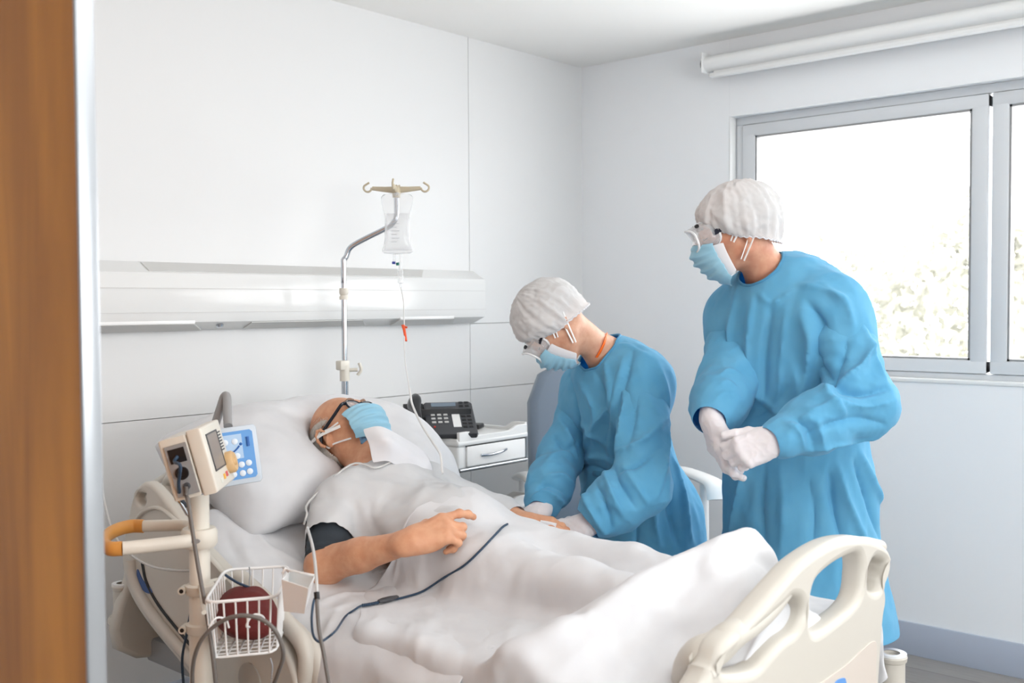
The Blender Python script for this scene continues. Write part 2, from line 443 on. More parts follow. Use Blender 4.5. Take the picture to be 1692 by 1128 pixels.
def boundary(Q):
    """ordered boundary loops of a quad mesh"""
    e = {}; 
    from collections import Counter
    c = Counter(); 
    for q in Q.tolist():
        for k in range(4): a, b_ = q[k], q[(k+1) % 4]; c[(min(a, b_), max(a, b_))] += 1
    nb = {}
    for (a, b_), n_ in c.items():
        if n_ == 1: nb.setdefault(a, []).append(b_); nb.setdefault(b_, []).append(a)
    seen, out = set(), []
    for s0 in nb:
        if s0 in seen: continue
        loop = [s0]; seen.add(s0); cur = s0
        while True:
            nx_ = [k for k in nb[cur] if k not in seen]
            if not nx_: break
            cur = nx_[0]; seen.add(cur); loop.append(cur)
        if len(loop) > 8: out.append(loop)
    return out
def smooth_boundary(V, Q, it=12):
    V = V.copy()
    for L in boundary(Q):
        for _ in range(it):
            p = V[L]; V[L] = .5*p+.25*(np.roll(p, 1, 0)+np.roll(p, -1, 0))
    return V
# ------------------------------------------------------------------ the room
H = 2.6
b = MB()
for x0, x1 in ((-5.6, -3.30), (-3.298, -.821), (-.818, .0)):
    zs = [0, 1.040, 1.0425, 1.334, 1.3365, H] if x0 > -1 else [0, 1.040, 1.0425, H]
    for z0, z1 in zip(zs[::2], zs[1::2]): b.box((x0, 0, z0), (x1, .03, z1))
w = struct(b.build('wall_back', M['wall'], smooth=False))
b = MB(); b.box((-5.6, .03, 0), (.3, .12, H)); struct(b.build('trim_1', M['seam'], smooth=False))
WY0, WY1, WZ0, WZ1 = -.838, -4.86, 1.110, 2.256
b = MB()
b.box((0, -.8355, 0), (.16, .03, H)); b.box((0, WY1, WZ1), (.16, -.8375, H)); b.box((0, WY1, 0), (.16, -.8375, WZ0)); b.box((0, -5.6, 0), (.16, WY1, H))
b.box((.001, -.8375, WZ1), (.1, -.8355, H))
struct(b.build('wall_right', M['wall_r'], smooth=False))
b = MB(); b.box((-5.6, -5.6, H), (.16, .12, H+.1)); struct(b.build('ceiling', M['ceil'], smooth=False))
b = MB(); b.box((-5.6, -5.7, 0), (-4.4, -5.6, H)); b.box((-1.6, -5.7, 0), (.16, -5.6, H)); b.box((-4.4, -5.7, 0), (-1.6, -5.6, 1.02)); b.box((-4.4, -5.7, 2.26), (-1.6, -5.6, H)); struct(b.build('wall_front', M['wall_r'], smooth=False))
b = MB(); b.box((-5.7, -5.6, 0), (-5.6, .12, H)); struct(b.build('wall_corridor', M['wall_r'], smooth=False))
b = MB(); b.box((-3.64, -.99, 0), (-3.54, 0, H)); struct(b.build('wall_left', M['wall_r'], smooth=False))
# window shade box on the ceiling edge is part of the wall; grey vinyl skirting
b = MB(); b.box((-.012, -5.6, 0), (0, 0, .131), bev=.002); struct(b.build('baseboard_right', M['base']))
b = MB(); b.box((-3.54, -.012, 0), (-.012, 0, .131), bev=.002); struct(b.build('baseboard_back', M['base']))
# floor of grey planks
def floor_mat():
    m = mat('floor_planks', (150, 146, 140), rough=.42, spec=.4); nt = m.node_tree; p = nt.nodes['Principled BSDF']
    tc = nt.nodes.new('ShaderNodeTexCoord'); mp = nt.nodes.new('ShaderNodeMapping'); mp.inputs['Rotation'].default_value = (0, 0, PI/2)
    br = nt.nodes.new('ShaderNodeTexBrick'); br.inputs['Color1'].default_value = lin((172, 168, 164))+(1,); br.inputs['Color2'].default_value = lin((158, 154, 150))+(1,)
    br.inputs['Mortar'].default_value = lin((120, 116, 112))+(1,); br.inputs['Scale'].default_value = 1; br.inputs['Mortar Size'].default_value = .002
    br.inputs['Brick Width'].default_value = 1.1; br.inputs['Row Height'].default_value = .155
    nt.links.new(tc.outputs['Object'], mp.inputs[0]); nt.links.new(mp.outputs[0], br.inputs[0])
    n = nt.nodes.new('ShaderNodeTexNoise'); mp2 = nt.nodes.new('ShaderNodeMapping'); mp2.inputs['Scale'].default_value = (30, 2, 1)
    nt.links.new(tc.outputs['Object'], mp2.inputs[0]); nt.links.new(mp2.outputs[0], n.inputs['Vector']); n.inputs['Detail'].default_value = 6
    x = nt.nodes.new('ShaderNodeMix'); x.data_type = 'RGBA'; x.blend_type = 'MULTIPLY'; x.inputs[0].default_value = .35
    nt.links.new(br.outputs[0], x.inputs[6]); nt.links.new(n.outputs['Fac'], x.inputs[7]); nt.links.new(x.outputs[2], p.inputs['Base Color'])
    return m
b = MB(); b.box((-5.6, -5.6, -.1), (.16, .12, 0)); struct(b.build('floor', floor_mat(), smooth=False))

# window: grey frame in a white reveal, sliding sashes
win = bpy.data.objects.new('window_1', None); COL.objects.link(win); win.location = (.07, -2.85, WZ0); win['kind'] = 'structure'
b = MB(); X0, X1 = .055, .125
b.box((X0, WY1, WZ0), (X1, WY0, WZ0+.028), bev=.003); b.box((X0, WY1, WZ1-.036), (X1, WY0, WZ1), bev=.003)
b.box((X0, WY0-.035, WZ0+.028), (X1, WY0, WZ1-.036), bev=.003); b.box((X0, WY1, WZ0+.028), (X1, WY1+.035, WZ1-.036), bev=.003)
b.build('window_frame', M['alu'], win)
ys = [(-.875, -1.930), (-1.943, -2.98), (-2.993, -4.03), (-4.043, -4.825)]
for y0, y1 in ys:
    b = MB(); s = .062; z0, z1 = WZ0+.03, WZ1-.038; xa, xb = .045, .10
    b.box((xa, y1, z0), (xb, y0, z0+s-.01), bev=.006); b.box((xa, y1, z1-s+.01), (xb, y0, z1), bev=.006)
    b.box((xa+.0005, y0-s, z0), (xb, y0, z1), bev=.006); b.box((xa+.0005, y1, z0), (xb, y1+s, z1), bev=.006)
    g = [(xa+.004, .008)]
    sa = b.build('sash', M['alu'], win)
    b = MB(); q = .008
    b.box((xa+.006, y1+s, z0+s-.01), (xb-.004, y0-s, z0+s-.01+q)); b.box((xa+.006, y1+s, z1-s+.01-q), (xb-.004, y0-s, z1-s+.01))
    b.box((xa+.006, y0-s-q, z0+s-.01), (xb-.004, y0-s, z1-s+.01)); b.box((xa+.006, y1+s, z0+s-.01), (xb-.004, y1+s+q, z1-s+.01))
    b.build('gasket', M['grey'], sa, smooth=False)
    b = MB(); b.box((.072, y1+s, z0+s-.01), (.078, y0-s, z1-s+.01)); b.build('pane', M['glass'], sa, smooth=False)
b = MB(); b.box((-.006, WY1, WZ0-.010), (.056, WY0-.001, WZ0+.006), bev=.003); struct(b.build('trim_2', M['white']))
b = MB(); b.box((-.0015, WY0-.002, WZ0), (.05, WY0+.0005, WZ1)); struct(b.build('trim_3', M['white'], smooth=False))

w2 = bpy.data.objects.new('added_window', None); COL.objects.link(w2); w2.location = (-3.0, -5.65, 1.02); w2['kind'] = 'structure'  # unseen window added behind the camera to let in more light
b = MB()
for x in (-4.4, -3.03, -1.66): b.box((x, -5.67, 1.02), (x+.06, -5.62, 2.26), bev=.004)
b.box((-4.4, -5.67, 1.02), (-1.6, -5.62, 1.08), bev=.004); b.box((-4.4, -5.67, 2.20), (-1.6, -5.62, 2.26), bev=.004); b.build('window_frame', M['alu'], w2)
for x0, x1 in ((-4.34, -3.03), (-2.97, -1.66)): b = MB(); b.box((x0, -5.65, 1.08), (x1, -5.645, 2.20)); b.build('pane', M['glass'], w2, smooth=False)

# projection screen / roller blind tube above the window
t = thing('roller_blind', 'white rolled-up blind tube mounted above the window', 'blind', (-.07, -2.7, 2.485))
b = MB(); b.tube([(-.075, -4.9, 2.487), (-.075, -.765, 2.487)], .034, n=28); b.build('roller_tube', M['white'], t)
b = MB(); b.box((-.093, -4.9, 2.424), (-.055, -.785, 2.442), bev=.005); b.box((-.076, -4.88, 2.436), (-.074, -.80, 2.46)); b.build('bottom_bar', M['white'], t)
b = MB(); b.box((-.118, -.765, 2.445), (0, -.759, 2.535), bev=.002); b.box((-.02, -.80, 2.45), (0, -.735, 2.535), bev=.004); b.build('end_bracket', M['white'], t)
b = MB(); b.lathe([(.0, 0), (.026, 0), (.026, .014), (.0, .014)], (-.075, -.759, 2.487), (0, 1, 0)); b.build('end_pin', M['dgrey'], t)

# wooden door leaf close to the lens, with its metal edge
def wood():
    m = mat('door_wood', (172, 112, 50), rough=.42, coat=.2, spec=.4); nt = m.node_tree; p = nt.nodes['Principled BSDF']
    tc = nt.nodes.new('ShaderNodeTexCoord'); mp = nt.nodes.new('ShaderNodeMapping'); mp.inputs['Scale'].default_value = (5, 7, .6)
    n = nt.nodes.new('ShaderNodeTexNoise'); n.inputs['Scale'].default_value = 1.6; n.inputs['Detail'].default_value = 5; n.inputs['Distortion'].default_value = .6
    r = nt.nodes.new('ShaderNodeValToRGB'); r.color_ramp.elements[0].position = .35; r.color_ramp.elements[1].position = .68
    r.color_ramp.elements[0].color = lin((164, 97, 26))+(1,); r.color_ramp.elements[1].color = lin((212, 136, 42))+(1,)
    nt.links.new(tc.outputs['Object'], mp.inputs[0]); nt.links.new(mp.outputs[0], n.inputs['Vector']); nt.links.new(n.outputs['Fac'], r.inputs[0]); nt.links.new(r.outputs[0], p.inputs['Base Color'])
    return m
d = bpy.data.objects.new('door_1', None); COL.objects.link(d); DXA, DXB, DY = aty(136, 564, -1.90)[0], aty(166, 564, -1.90)[0], -1.90
d.location = ((DXA+DXB)/2, -1.5, 0); d['kind'] = 'structure'
b = MB(); b.box((DXA, DY+.008, .01), (DXB, -1.0, 2.59), bev=.001); b.build('door_leaf', wood(), d, smooth=False)
b = MB(); b.box((DXA-.0005, DY, .01), (DXB+.0005, DY+.008, 2.58), bev=.002); b.build('door_edge', mat('door_edge_metal', (176, 180, 184), rough=.3, metal=.6), d)
b = MB()
b.lathe([(0, 0), (.025, 0), (.025, .008), (.009, .01), (.009, .045), (0, .045)], (DXA, -1.12, 1.02), (-1, 0, 0)); b.tube([(DXA-.043, -1.12, 1.02), (DXA-.043, -1.24, 1.02)], .009)
b.build('door_handle', M['steel'], d)

# ------------------------------------------------------------------ bed head unit on the wall
t = thing('bed_head_unit', 'long white medical supply unit running along the wall above the bed', 'wall unit', (-2.0, 0, 1.45))
prof = [(0, 1.568), (-.03, 1.568), (-.098, 1.530), (-.104, 1.515), (-.104, 1.385), (-.098, 1.366), (-.03, 1.338), (0, 1.338)]
mt = Matrix(((0, 0, 1, 0), (1, 0, 0, 0), (0, 1, 0, 0), (0, 0, 0, 1)))
b = MB(); b.prism(prof, -3.3, -.826, mt, bev=.003); b.build('housing', M['panel'], t, angle=25)
b = MB()
for z in (1.478, 1.398): b.box((-3.3, -.1055, z), (-.83, -.1035, z+.002))
b.build('profile_line', M['diff'], t, smooth=False)
def slant(x0, x1, top, m, name, parent, th=.003, a=.12, c=.9):
    """thin inset strip on the slanted upper or lower face"""
    if top: p0, p1 = Vector((0, -.03, 1.568)), Vector((0, -.098, 1.530))
    else: p0, p1 = Vector((0, -.03, 1.338)), Vector((0, -.098, 1.366))
    q0, q1 = p0.lerp(p1, a), p0.lerp(p1, c); d_ = (p1-p0).normalized(); n = Vector((0, d_.z, -d_.y)) if not top else Vector((0, -d_.z*-1, d_.y*-1))
    n = Vector((0, -.38, .92)) if top else Vector((0, -.38, -.92))
    sk = .06
    V = [Vector((x0, *q0[1:]))+n*th, Vector((x1+sk, *q0[1:]))+n*th, Vector((x1, *q1[1:]))+n*th, Vector((x0-sk*0, *q1[1:]))+n*th]
    V += [v-n*th*2 for v in V]
    Q = [(0, 1, 2, 3), (7, 6, 5, 4), (0, 4, 5, 1), (1, 5, 6, 2), (2, 6, 7, 3), (3, 7, 4, 0)]
    return from_np(name, V, Q, m, parent, smooth=False, recalc=True)
slant(-2.42, -1.20, True, M['diff'], 'uplight_cover', t)
for x0, x1 in ((-2.62, -2.26), (-1.33, -1.02)):
    s = slant(x0, x1, False, M['diff'], 'reading_lamp', t, th=.006)
    b = MB(); b.box((x0, -.101, 1.360), (x1, -.094, 1.372), bev=.002); b.build('lamp_lip', M['white'], s)
slant(-2.03, -1.52, False, M['diff'], 'downlight_cover', t)
b = MB(); b.lathe([(0, 0), (.012, 0), (.013, .006), (.009, .012), (0, .012)], (-2.15, -.075, 1.357), (0, -.38, -.92), n=18); b.build('call_socket', M['chrome'], t)

# ------------------------------------------------------------------ bedside cabinet
NX0, NX1, NY0, NY1 = -1.43, -1.045, -.10, -.52
t = thing('bedside_cabinet', 'white plastic bedside cabinet with drawer and lower tray shelf', 'cabinet', ((NX0+NX1)/2, -.31, 0))
def tray(z0, z1, name):
    b = MB(); b.box((NX0-.008, NY1-.008, z0), (NX1+.008, NY0, z0+.022), bev=.008, seg=3)
    e = .014
    def lip(p, q, hts):
        """raised rim along p-q with a dip in the middle"""
        p, q = Vector(p), Vector(q); n = 24; d = (q-p).normalized(); s = d.cross(Vector((0, 0, 1)))*e*.5
        V, Q = [], []
        for i in range(n+1):
            u = i/n; c = p.lerp(q, u)
            k = min(1, max(0, (abs(u-.5)-.22)/.14)); k = k*k*(3-2*k); h = hts[0]+(hts[1]-hts[0])*k
            V += [c-s, c-s+Vector((0, 0, h)), c+s+Vector((0, 0, h)), c+s]
        for i in range(n):
            for k in range(4): a = 4*i+k; c_ = 4*i+(k+1) % 4; Q.append((a, c_, c_+4, a+4))
        Q += [(3, 2, 1, 0), (4*n, 4*n+1, 4*n+2, 4*n+3)]
        me = bpy.data.meshes.new('x'); me.from_pydata([tuple(v) for v in V], [], Q); b.b.from_mesh(me); bpy.data.meshes.remove(me)
    hh = z1-z0
    lip((NX0, NY1, z0+.012), (NX0, NY0-.01, z0+.012), (.008, .016)); lip((NX1, NY0-.01, z0+.012), (NX1, NY1, z0+.012), (.022, hh-.006))
    lip((NX0, NY0-.012, z0+.012), (NX1, NY0-.012, z0+.012), (hh-.01, hh-.01)); lip((NX1, NY1, z0+.012), (NX0, NY1, z0+.012), (hh-.03, hh-.012))
    o = b.build(name, M['white'], t, angle=50)
    bv = o.modifiers.new('bev', 'BEVEL'); bv.width = .003; bv.segments = 2; bv.limit_method = 'ANGLE'
    return o
tray(.892, .945, 'top_tray'); tray(.610, .662, 'lower_tray')
b = MB(); b.box((NX0, NY1+.004, .802), (NX1, NY0, .894), bev=.012, seg=3); b.build('body', M['white'], t)
b = MB(); b.box((NX0+.045, NY1-.004, .812), (NX1-.008, NY1+.006, .888), bev=.003); dr = b.build('drawer', mat('drawer_front_white', (247, 247, 246), rough=.35), t)
b = MB(); b.box((NX0+.045, NY1-.0015, .886), (NX1-.008, NY1+.006, .8935)); b.build('drawer_gap', M['black'], t, smooth=False)
b = MB(); b.tube(smooth_path([(-1.31, NY1-.004, .848), (-1.27, NY1-.016, .848), (-1.235, NY1-.019, .850), (-1.20, NY1-.016, .853), (-1.165, NY1-.004, .856)], 5), .0045, n=10, flat=(1.2, .8)); b.build('drawer_handle', M['chrome'], dr)
b = MB(); b.box((NX0-.002, NY1-.003, .794), (NX1+.003, NY0, .803), bev=.003); b.build('bottom_rail', M['dgrey'], t)
b = MB(); b.tube([(NX0+.002, NY1-.004, .803), (NX1, NY1-.004, .803)], .006, n=12); b.tube([(NX1+.002, NY1, .803), (NX1+.002, NY1, .894)], .006, n=12); b.build('edge_trim', M['steel'], t)
b = MB(); b.box((NX0+.01, NY0-.16, .05), (NX0+.06, NY0-.02, .80), bev=.01); b.box((NX1-.06, NY0-.06, .05), (NX1-.02, NY0-.02, .80), bev=.01); b.build('upright', M['white'], t)
b = MB(); b.box((NX0, NY1+.004, .10), (NX1, NY0, .604), bev=.012, seg=3); b.build('lower_body', M['white'], t)
b = MB(); b.box((NX0+.01, NY1-.003, .596), (NX1-.01, NY1+.008, .604)); b.build('lower_gap', M['black'], t, smooth=False)
b = MB(); b.box((NX0+.02, NY1-.004, .13), (NX1-.02, NY1+.006, .585), bev=.004); dd = b.build('cupboard_door', M['white'], t)
b = MB(); b.tube([(-1.3, NY1-.004, .5), (-1.24, NY1-.018, .5), (-1.18, NY1-.004, .5)], .005); b.build('door_handle', M['chrome'], dd)
for x in (NX0+.05, NX1-.05):
    for y in (NY1+.05, NY0-.05):
        b = MB(); b.lathe([(0, -.012), (.03, -.012), (.035, -.006), (.035, .006), (.03, .012), (0, .012)], (x, y, .036), (1, 0, 0)); b.box((x-.016, y-.015, .035), (x+.016, y+.015, .11), bev=.004); b.build('caster', M['dgrey'], t)

# desk telephone on the cabinet
tp = thing('telephone', 'black desk telephone with handset resting beside its keypad', 'telephone', (-1.36, -.36, .915))
# local frame: u = keypad width direction, v = up the slope, w = normal of the sloping face
uu = Vector((.80, -.60, 0)); back = Vector((.60, .80, 0)); 
sl = math.radians(33); vv = (back*math.cos(sl)+Vector((0, 0, math.sin(sl)))).normalized(); ww = uu.cross(vv).normalized()
O = Vector((-1.445, -.375, .980))
TM = frame_mtx(O, uu, vv, ww)
b = MB(); b.prism([(-.005, -.095), (.175, -.095), (.18, -.088), (.18, .088), (.17, .10), (.0, .10), (-.01, .09), (-.01, -.088)], -.012, .012, TM, bev=.005); bd = b.build('phone_body', M['dgrey'], tp)
b = MB(); b.prism([(-.085, -.095), (-.008, -.095), (-.008, .105), (-.085, .105)], -.012, .004, TM, bev=.005); b.build('handset_cradle', M['black'], tp)
b = MB()
F0 = O+back*.10; 
b.prism([(-.08, 0), (.17, 0), (.17, .085), (-.08, .085)], -.02, 0, frame_mtx(O+back*.03+Vector((0, 0, -.042)), uu, Vector((0, 0, 1)), back), bev=.006)
b.build('phone_foot', M['black'], tp)
hs = [TM @ Vector(p) for p in ((-.048, -.098, .014), (-.048, -.085, .030), (-.048, -.05, .040), (-.048, 0, .044), (-.048, .05, .040), (-.048, .09, .034), (-.048, .112, .016))]
b = MB(); b.tube(smooth_path(hs, 5), [.018, .022, .026, .028, .028, .026, .024, .022, .021, .020, .020, .020, .020, .020, .020, .020, .021, .022, .024, .026, .028, .028, .028, .026, .024, .022, .020, .018, .016, .014, .012], n=16, flat=(.75, 1.25)); b.build('handset', mat('handset_black', (38, 40, 44), rough=.3, coat=.3), tp)
b = MB(); b.prism([(.02, .070), (.115, .070), (.115, .092), (.02, .092)], .012, .0135, TM); b.build('display', mat('phone_display', (120, 135, 150), rough=.2), tp, smooth=False)
b = MB()
for r_ in range(4):
    for c in range(3): b.prism([(.012+c*.024, .035-r_*.022), (.028+c*.024, .035-r_*.022), (.028+c*.024, .046-r_*.022), (.012+c*.024, .046-r_*.022)], .012, .0155, TM, bev=.0015, seg=1)
b.build('keypad', mat('phone_keys', (200, 200, 198), rough=.5), tp)
b = MB()
for r_ in range(8):
    for c in range(2): b.prism([(.128+c*.022, .086-r_*.021), (.144+c*.022, .086-r_*.021), (.144+c*.022, .096-r_*.021), (.128+c*.022, .096-r_*.021)], .012, .0150, TM, bev=.001, seg=1)
b.build('side_keys', M['black'], tp)
b = MB(); b.prism([(.092, -.055), (.122, -.055), (.122, .055), (.092, .055)], .012, .0132, TM); b.build('index_card', M['white'], tp, smooth=False)
b = MB(); b.lathe([(0, 0), (.004, 0), (.004, .003), (0, .003)], TM @ Vector((.02, -.052, .012)), ww, n=10); b.build('red_key', mat('red_key', (200, 60, 50), rough=.4), tp)
# small dark things on the cabinet top: remote handset to the right, call button in front
o = MB().box((-1.165, -.345, .917), (-1.095, -.245, .937), bev=.006, rot=Matrix.Rotation(math.radians(25), 3, 'Z')).build('remote_control', M['black'])
tag(o, 'small black remote control lying right of the desk telephone', 'remote control')
cp = smooth_path([(-1.395, -.455, .918), (-1.375, -.475, .918), (-1.345, -.483, .919), (-1.31, -.475, .919), (-1.275, -.470, .920)], 4)
o = MB().tube(cp, [.006]*9+[.008]*8, n=10).build('call_button', M['black'])
tag(o, 'black corded call button on the front edge of the cabinet top', 'call button')

# reclining chair in the corner behind the nurse
CHC = Vector((-.80, -.76, 0)); fw = Vector((-.62, -.785, 0)).normalized(); sd = Vector((-fw.y, fw.x, 0))  # sd points to the chair's left
CM = frame_mtx(CHC, sd, fw, Vector((0, 0, 1)))
t = thing('reclining_chair', 'blue-grey reclining chair with white plastic arms in the corner', 'chair', tuple(CHC))
lea = mat('blue_grey_vinyl', (126, 140, 156), rough=.45, bump=60, bump_s=.1)
def loft(sec, closed=True):
    pass
b = MB(); b.prism([(-.26, -.20), (.26, -.20), (.26, .26), (-.26, .26)], .36, .47, CM, bev=.035, seg=4); b.build('seat', lea, t)
bk = frame_mtx(CM @ Vector((0, -.20, .40)), sd, (Vector((0, 0, 1))*math.cos(.22)-fw*math.sin(.22)).normalized(), sd.cross((Vector((0, 0, 1))*math.cos(.22)-fw*math.sin(.22)).normalized()).normalized())
b = MB(); b.prism([(-.27, 0), (.27, 0), (.28, .3), (.27, .62), (.22, .74), (.12, .79), (-.12, .79), (-.22, .74), (-.27, .62), (-.28, .3)], -.07, .05, bk, bev=.035, seg=4); b.build('backrest', lea, t)
for s in (-1, 1):
    pts = [CM @ Vector((s*.325, v, z)) for v, z in ((-.22, .70), (-.1, .725), (.1, .735), (.27, .735), (.31, .72), (.325, .68))]
    b = MB(); b.tube(smooth_path(pts, 4), .032, n=16, flat=(.55, 1.35)); b.build('armrest', M['white'], t)
    b = MB(); b.tube([CM @ Vector((s*.325, .18, .72)), CM @ Vector((s*.315, .22, .08))], .018); b.tube([CM @ Vector((s*.325, -.18, .71)), CM @ Vector((s*.315, -.26, .08))], .018); b.build('side_frame', M['white'], t)
    for v in (.22, -.26):
        b = MB(); b.lathe([(0, -.012), (.032, -.012), (.036, 0), (.032, .012), (0, .012)], CM @ Vector((s*.315, v, .037)), tuple(sd)); b.box(CM @ Vector((s*.315, v, .075))-Vector((.015, .015, .04)), CM @ Vector((s*.315, v, .075))+Vector((.015, .015, .02)), bev=.004); b.build('caster', M['dgrey'], t)
b = MB(); b.prism([(-.24, .22), (.24, .22), (.24, .30), (.18, .30), (-.18, .30), (-.24, .30)], .12, .37, CM, bev=.03, seg=3); b.build('leg_rest', lea, t)

# ------------------------------------------------------------------ trees outside
def tree(x, y, hgt, r, seed, label):
    t = thing('tree', label, 'tree', (x, y, -9), 'pale sunlit trees outside the window')
    b = MB(); b.tube([(x, y, -9), (x+.1, y, -9+hgt*.5), (x, y+.1, -9+hgt*.85)], [.28, .2, .08], n=10); b.build('trunk', mat_bark, t)
    rr = np.random.default_rng(seed); V = []; Q = []
    n = 3400; c = rr.normal(0, 1, (n, 3)); c /= np.linalg.norm(c, axis=1, keepdims=True); rad = r*(.55+.45*rr.random(n)**.5)[:, None]
    lob = 1+.25*np.sin(c[:, :1]*5+seed)*np.cos(c[:, 1:2]*6-seed)
    P = np.array([x, y, -9+hgt*.8])+c*rad*lob*np.array([1, 1, 1.05])
    a = rr.normal(0, 1, (n, 3)); a /= np.linalg.norm(a, axis=1, keepdims=True); e = np.cross(a, c+.01); e /= np.linalg.norm(e, axis=1, keepdims=True); s = (.10+.12*rr.random(n))[:, None]*r/2.4
    V = np.stack([P-a*s, P+e*s*.5, P+a*s, P-e*s*.5], 1).reshape(-1, 3); Q = np.arange(4*n).reshape(-1, 4)
    o = from_np('foliage', V, Q, leafm, t, smooth=False)
mat_bark = mat('tree_bark', (190, 175, 150), rough=.9)
leafm = cloth_mat('leaves', (124, 124, 112), (144, 142, 130), translucent=.4, rough=.6, vs_=.6)
for k, (x, y, hh, r, sd_) in enumerate([(13.5, 2.3, 12.6, 1.9, 1), (13.8, 6.4, 11.9, 1.7, 2), (19.5, 2.4, 12.6, 2.0, 3), (22, 8.6, 12.6, 2.0, 4)]):
    tree(x, y, hh, r, sd_, ['pale sunlit tree outside, filling the lower right of the large pane', 'pale sunlit tree outside, near the left edge of the window',
                            'pale tree outside, seen further back through the middle of the window', 'pale distant tree outside, furthest one at the left'][k])

t = thing('fill_lamp', 'flat white fill lamp added on the ceiling, out of view', 'fill lamp', (-2.9, -3.2, 2.6))  # unseen fixture with a glowing panel, added along with the fill light
b = MB(); b.box((-3.92, -4.02, 2.565), (-1.88, -2.38, 2.6)); b.build('fill_lamp_housing', M['white'], t, smooth=False)
b = MB(); b.box((-3.88, -3.98, 2.56), (-1.92, -2.42, 2.566)); b.build('diffuser', mat('fill_lamp_panel', (250, 250, 250), rough=.6, emit=.8), t, smooth=False)
# ------------------------------------------------------------------ hospital bed
def atz(px, py, z):
    r = cF + (px-846)/FPX*cR - (py-564)/FPX*cU
    return CAM + (z-CAM[2])/r[2]*r
def plate(name, polys, th, bev, mtx, m, parent, smooth_n=5, res=3):
    """thick plate with rounded edges; polys = outline then holes, as (u,v); w is the thickness direction"""
    cu = bpy.data.curves.new('plate', 'CURVE'); cu.dimensions = '2D'; cu.fill_mode = 'BOTH'; cu.extrude = max(th/2-bev, 1e-4); cu.bevel_depth = bev; cu.bevel_resolution = res; cu.offset = -bev
    for p in polys:
        q = smooth_path([(a, b_, 0) for a, b_ in p], smooth_n, closed=True) if smooth_n > 1 else [(a, b_, 0) for a, b_ in p]
        sp = cu.splines.new('POLY'); sp.points.add(len(q)-1); sp.use_cyclic_u = True
        for i, v in enumerate(q): sp.points[i].co = (v[0], v[1], 0, 1)
    tmp = bpy.data.objects.new('plate', cu); COL.objects.link(tmp); bpy.context.view_layer.update()
    me = bpy.data.meshes.new_from_object(tmp); bpy.data.objects.remove(tmp); bpy.data.curves.remove(cu)
    me.transform(mtx)
    if parent is not None: me.transform(Matrix.Translation(-world_loc(parent)))
    me.materials.clear(); me.name = name
    return finish(name, me, m, parent, True, angle=50)
YF = -2.295
def fz(x, y): p = aty(1080+x/2.765, 860+y/2.765, YF); return (p[0], p[2])
MXZ = Matrix(((1, 0, 0, 0), (0, 0, 1, YF+.028), (0, 1, 0, 0), (0, 0, 0, 1)))   # (u,v,w) -> (x, y, z)
bed = thing('hospital_bed', 'adjustable hospital bed of beige plastic with raised backrest and cut-out footboard', 'bed', (-2.25, -1.25, 0))
outer = [(272, 900), (262, 700), (290, 660), (330, 560), (430, 470), (520, 368), (600, 276), (680, 190), (780, 118), (860, 84), (940, 74), (1010, 85), (1070, 120), (1094, 165), (1088, 205), (1068, 240), (1060, 275), (1068, 330), (1068, 380), (1058, 440), (1048, 560), (1036, 760), (1030, 900)]
hA = [(312, 668), (380, 600), (460, 520), (540, 446), (600, 392), (640, 352), (676, 358), (692, 400), (686, 450), (655, 505), (600, 545), (540, 606), (490, 665), (440, 690), (350, 698)]
hC = [(790, 232), (842, 193), (900, 163), (942, 152), (960, 200), (958, 280), (945, 345), (905, 400), (850, 445), (790, 492), (745, 514), (722, 490), (720, 420), (730, 330), (750, 275)]
hD = [(1018, 172), (1050, 178), (1066, 200), (1060, 235), (1046, 270), (1040, 305), (1020, 326), (990, 312), (985, 270), (992, 215)]
fb = plate('footboard', [[fz(*p) for p in q] for q in (outer, hA, hC, hD)], .056, .018, MXZ, M['beige'], bed, smooth_n=4)
# the top rail is a fat tube that turns the corner towards the side rail
def fzt(x, y, yy=YF+.028): p = aty(1080+x/2.765, 860+y/2.765, yy); return tuple(p)
rp = [fzt(1030, 118), fzt(950, 104), fzt(860, 118), fzt(780, 152), fzt(700, 208), fzt(610, 305), fzt(530, 396), fzt(440, 470), fzt(350, 524), tuple(aty(1185, 1068, -2.255)), tuple(aty(1155, 1085, -2.235)), tuple(aty(1140, 1110, -2.20)), tuple(aty(1140, 1160, -2.19)), tuple(aty(1140, 1240, -2.19)), tuple(aty(1140, 1400, -2.19))]
sp = smooth_path(rp, 6); n_ = len(sp); rr0 = [.016+.017*min(1, max(0, (i/n_-.35)/.35)) for i in range(n_)]
b = MB(); b.tube(sp, rr0, n=20, flat=(1, 1.15)); b.build('top_rail', M['beige'], fb)
# recessed panel with the blue emblem
MPN = MXZ.copy(); MPN[1][3] = YF-.0005
plate('recess_panel', [[fz(*p) for p in ((640, 900), (700, 790), (790, 720), (880, 655), (960, 580), (1000, 550), (1016, 572), (1012, 700), (1008, 900))]], .004, .001, MPN, mat('recess_beige', (206, 196, 186), rough=.5), fb)
MPN2 = MXZ.copy(); MPN2[1][3] = YF-.003
plate('blue_emblem', [[fz(*p) for p in ((815, 760), (830, 728), (862, 716), (872, 730), (880, 790), (850, 800), (822, 795))]], .002, .0004, MPN2, mat('emblem_blue', (96, 150, 214), rough=.4), fb)
# headboard behind the pillow
MH = Matrix(((1, 0, 0, 0), (0, 0, 1, -.47), (0, 1, 0, 0), (0, 0, 0, 1)))
plate('headboard', [[(-2.70, .42), (-2.71, .7), (-2.68, .86), (-2.60, .93), (-2.45, .965), (-2.25, .975), (-2.05, .965), (-1.90, .93), (-1.82, .86), (-1.79, .7), (-1.80, .42)],
                    [(-2.55, .86), (-2.4, .90), (-2.1, .90), (-1.95, .86), (-2.1, .835), (-2.4, .835)]], .045, .015, MH, M['beige'], bed)
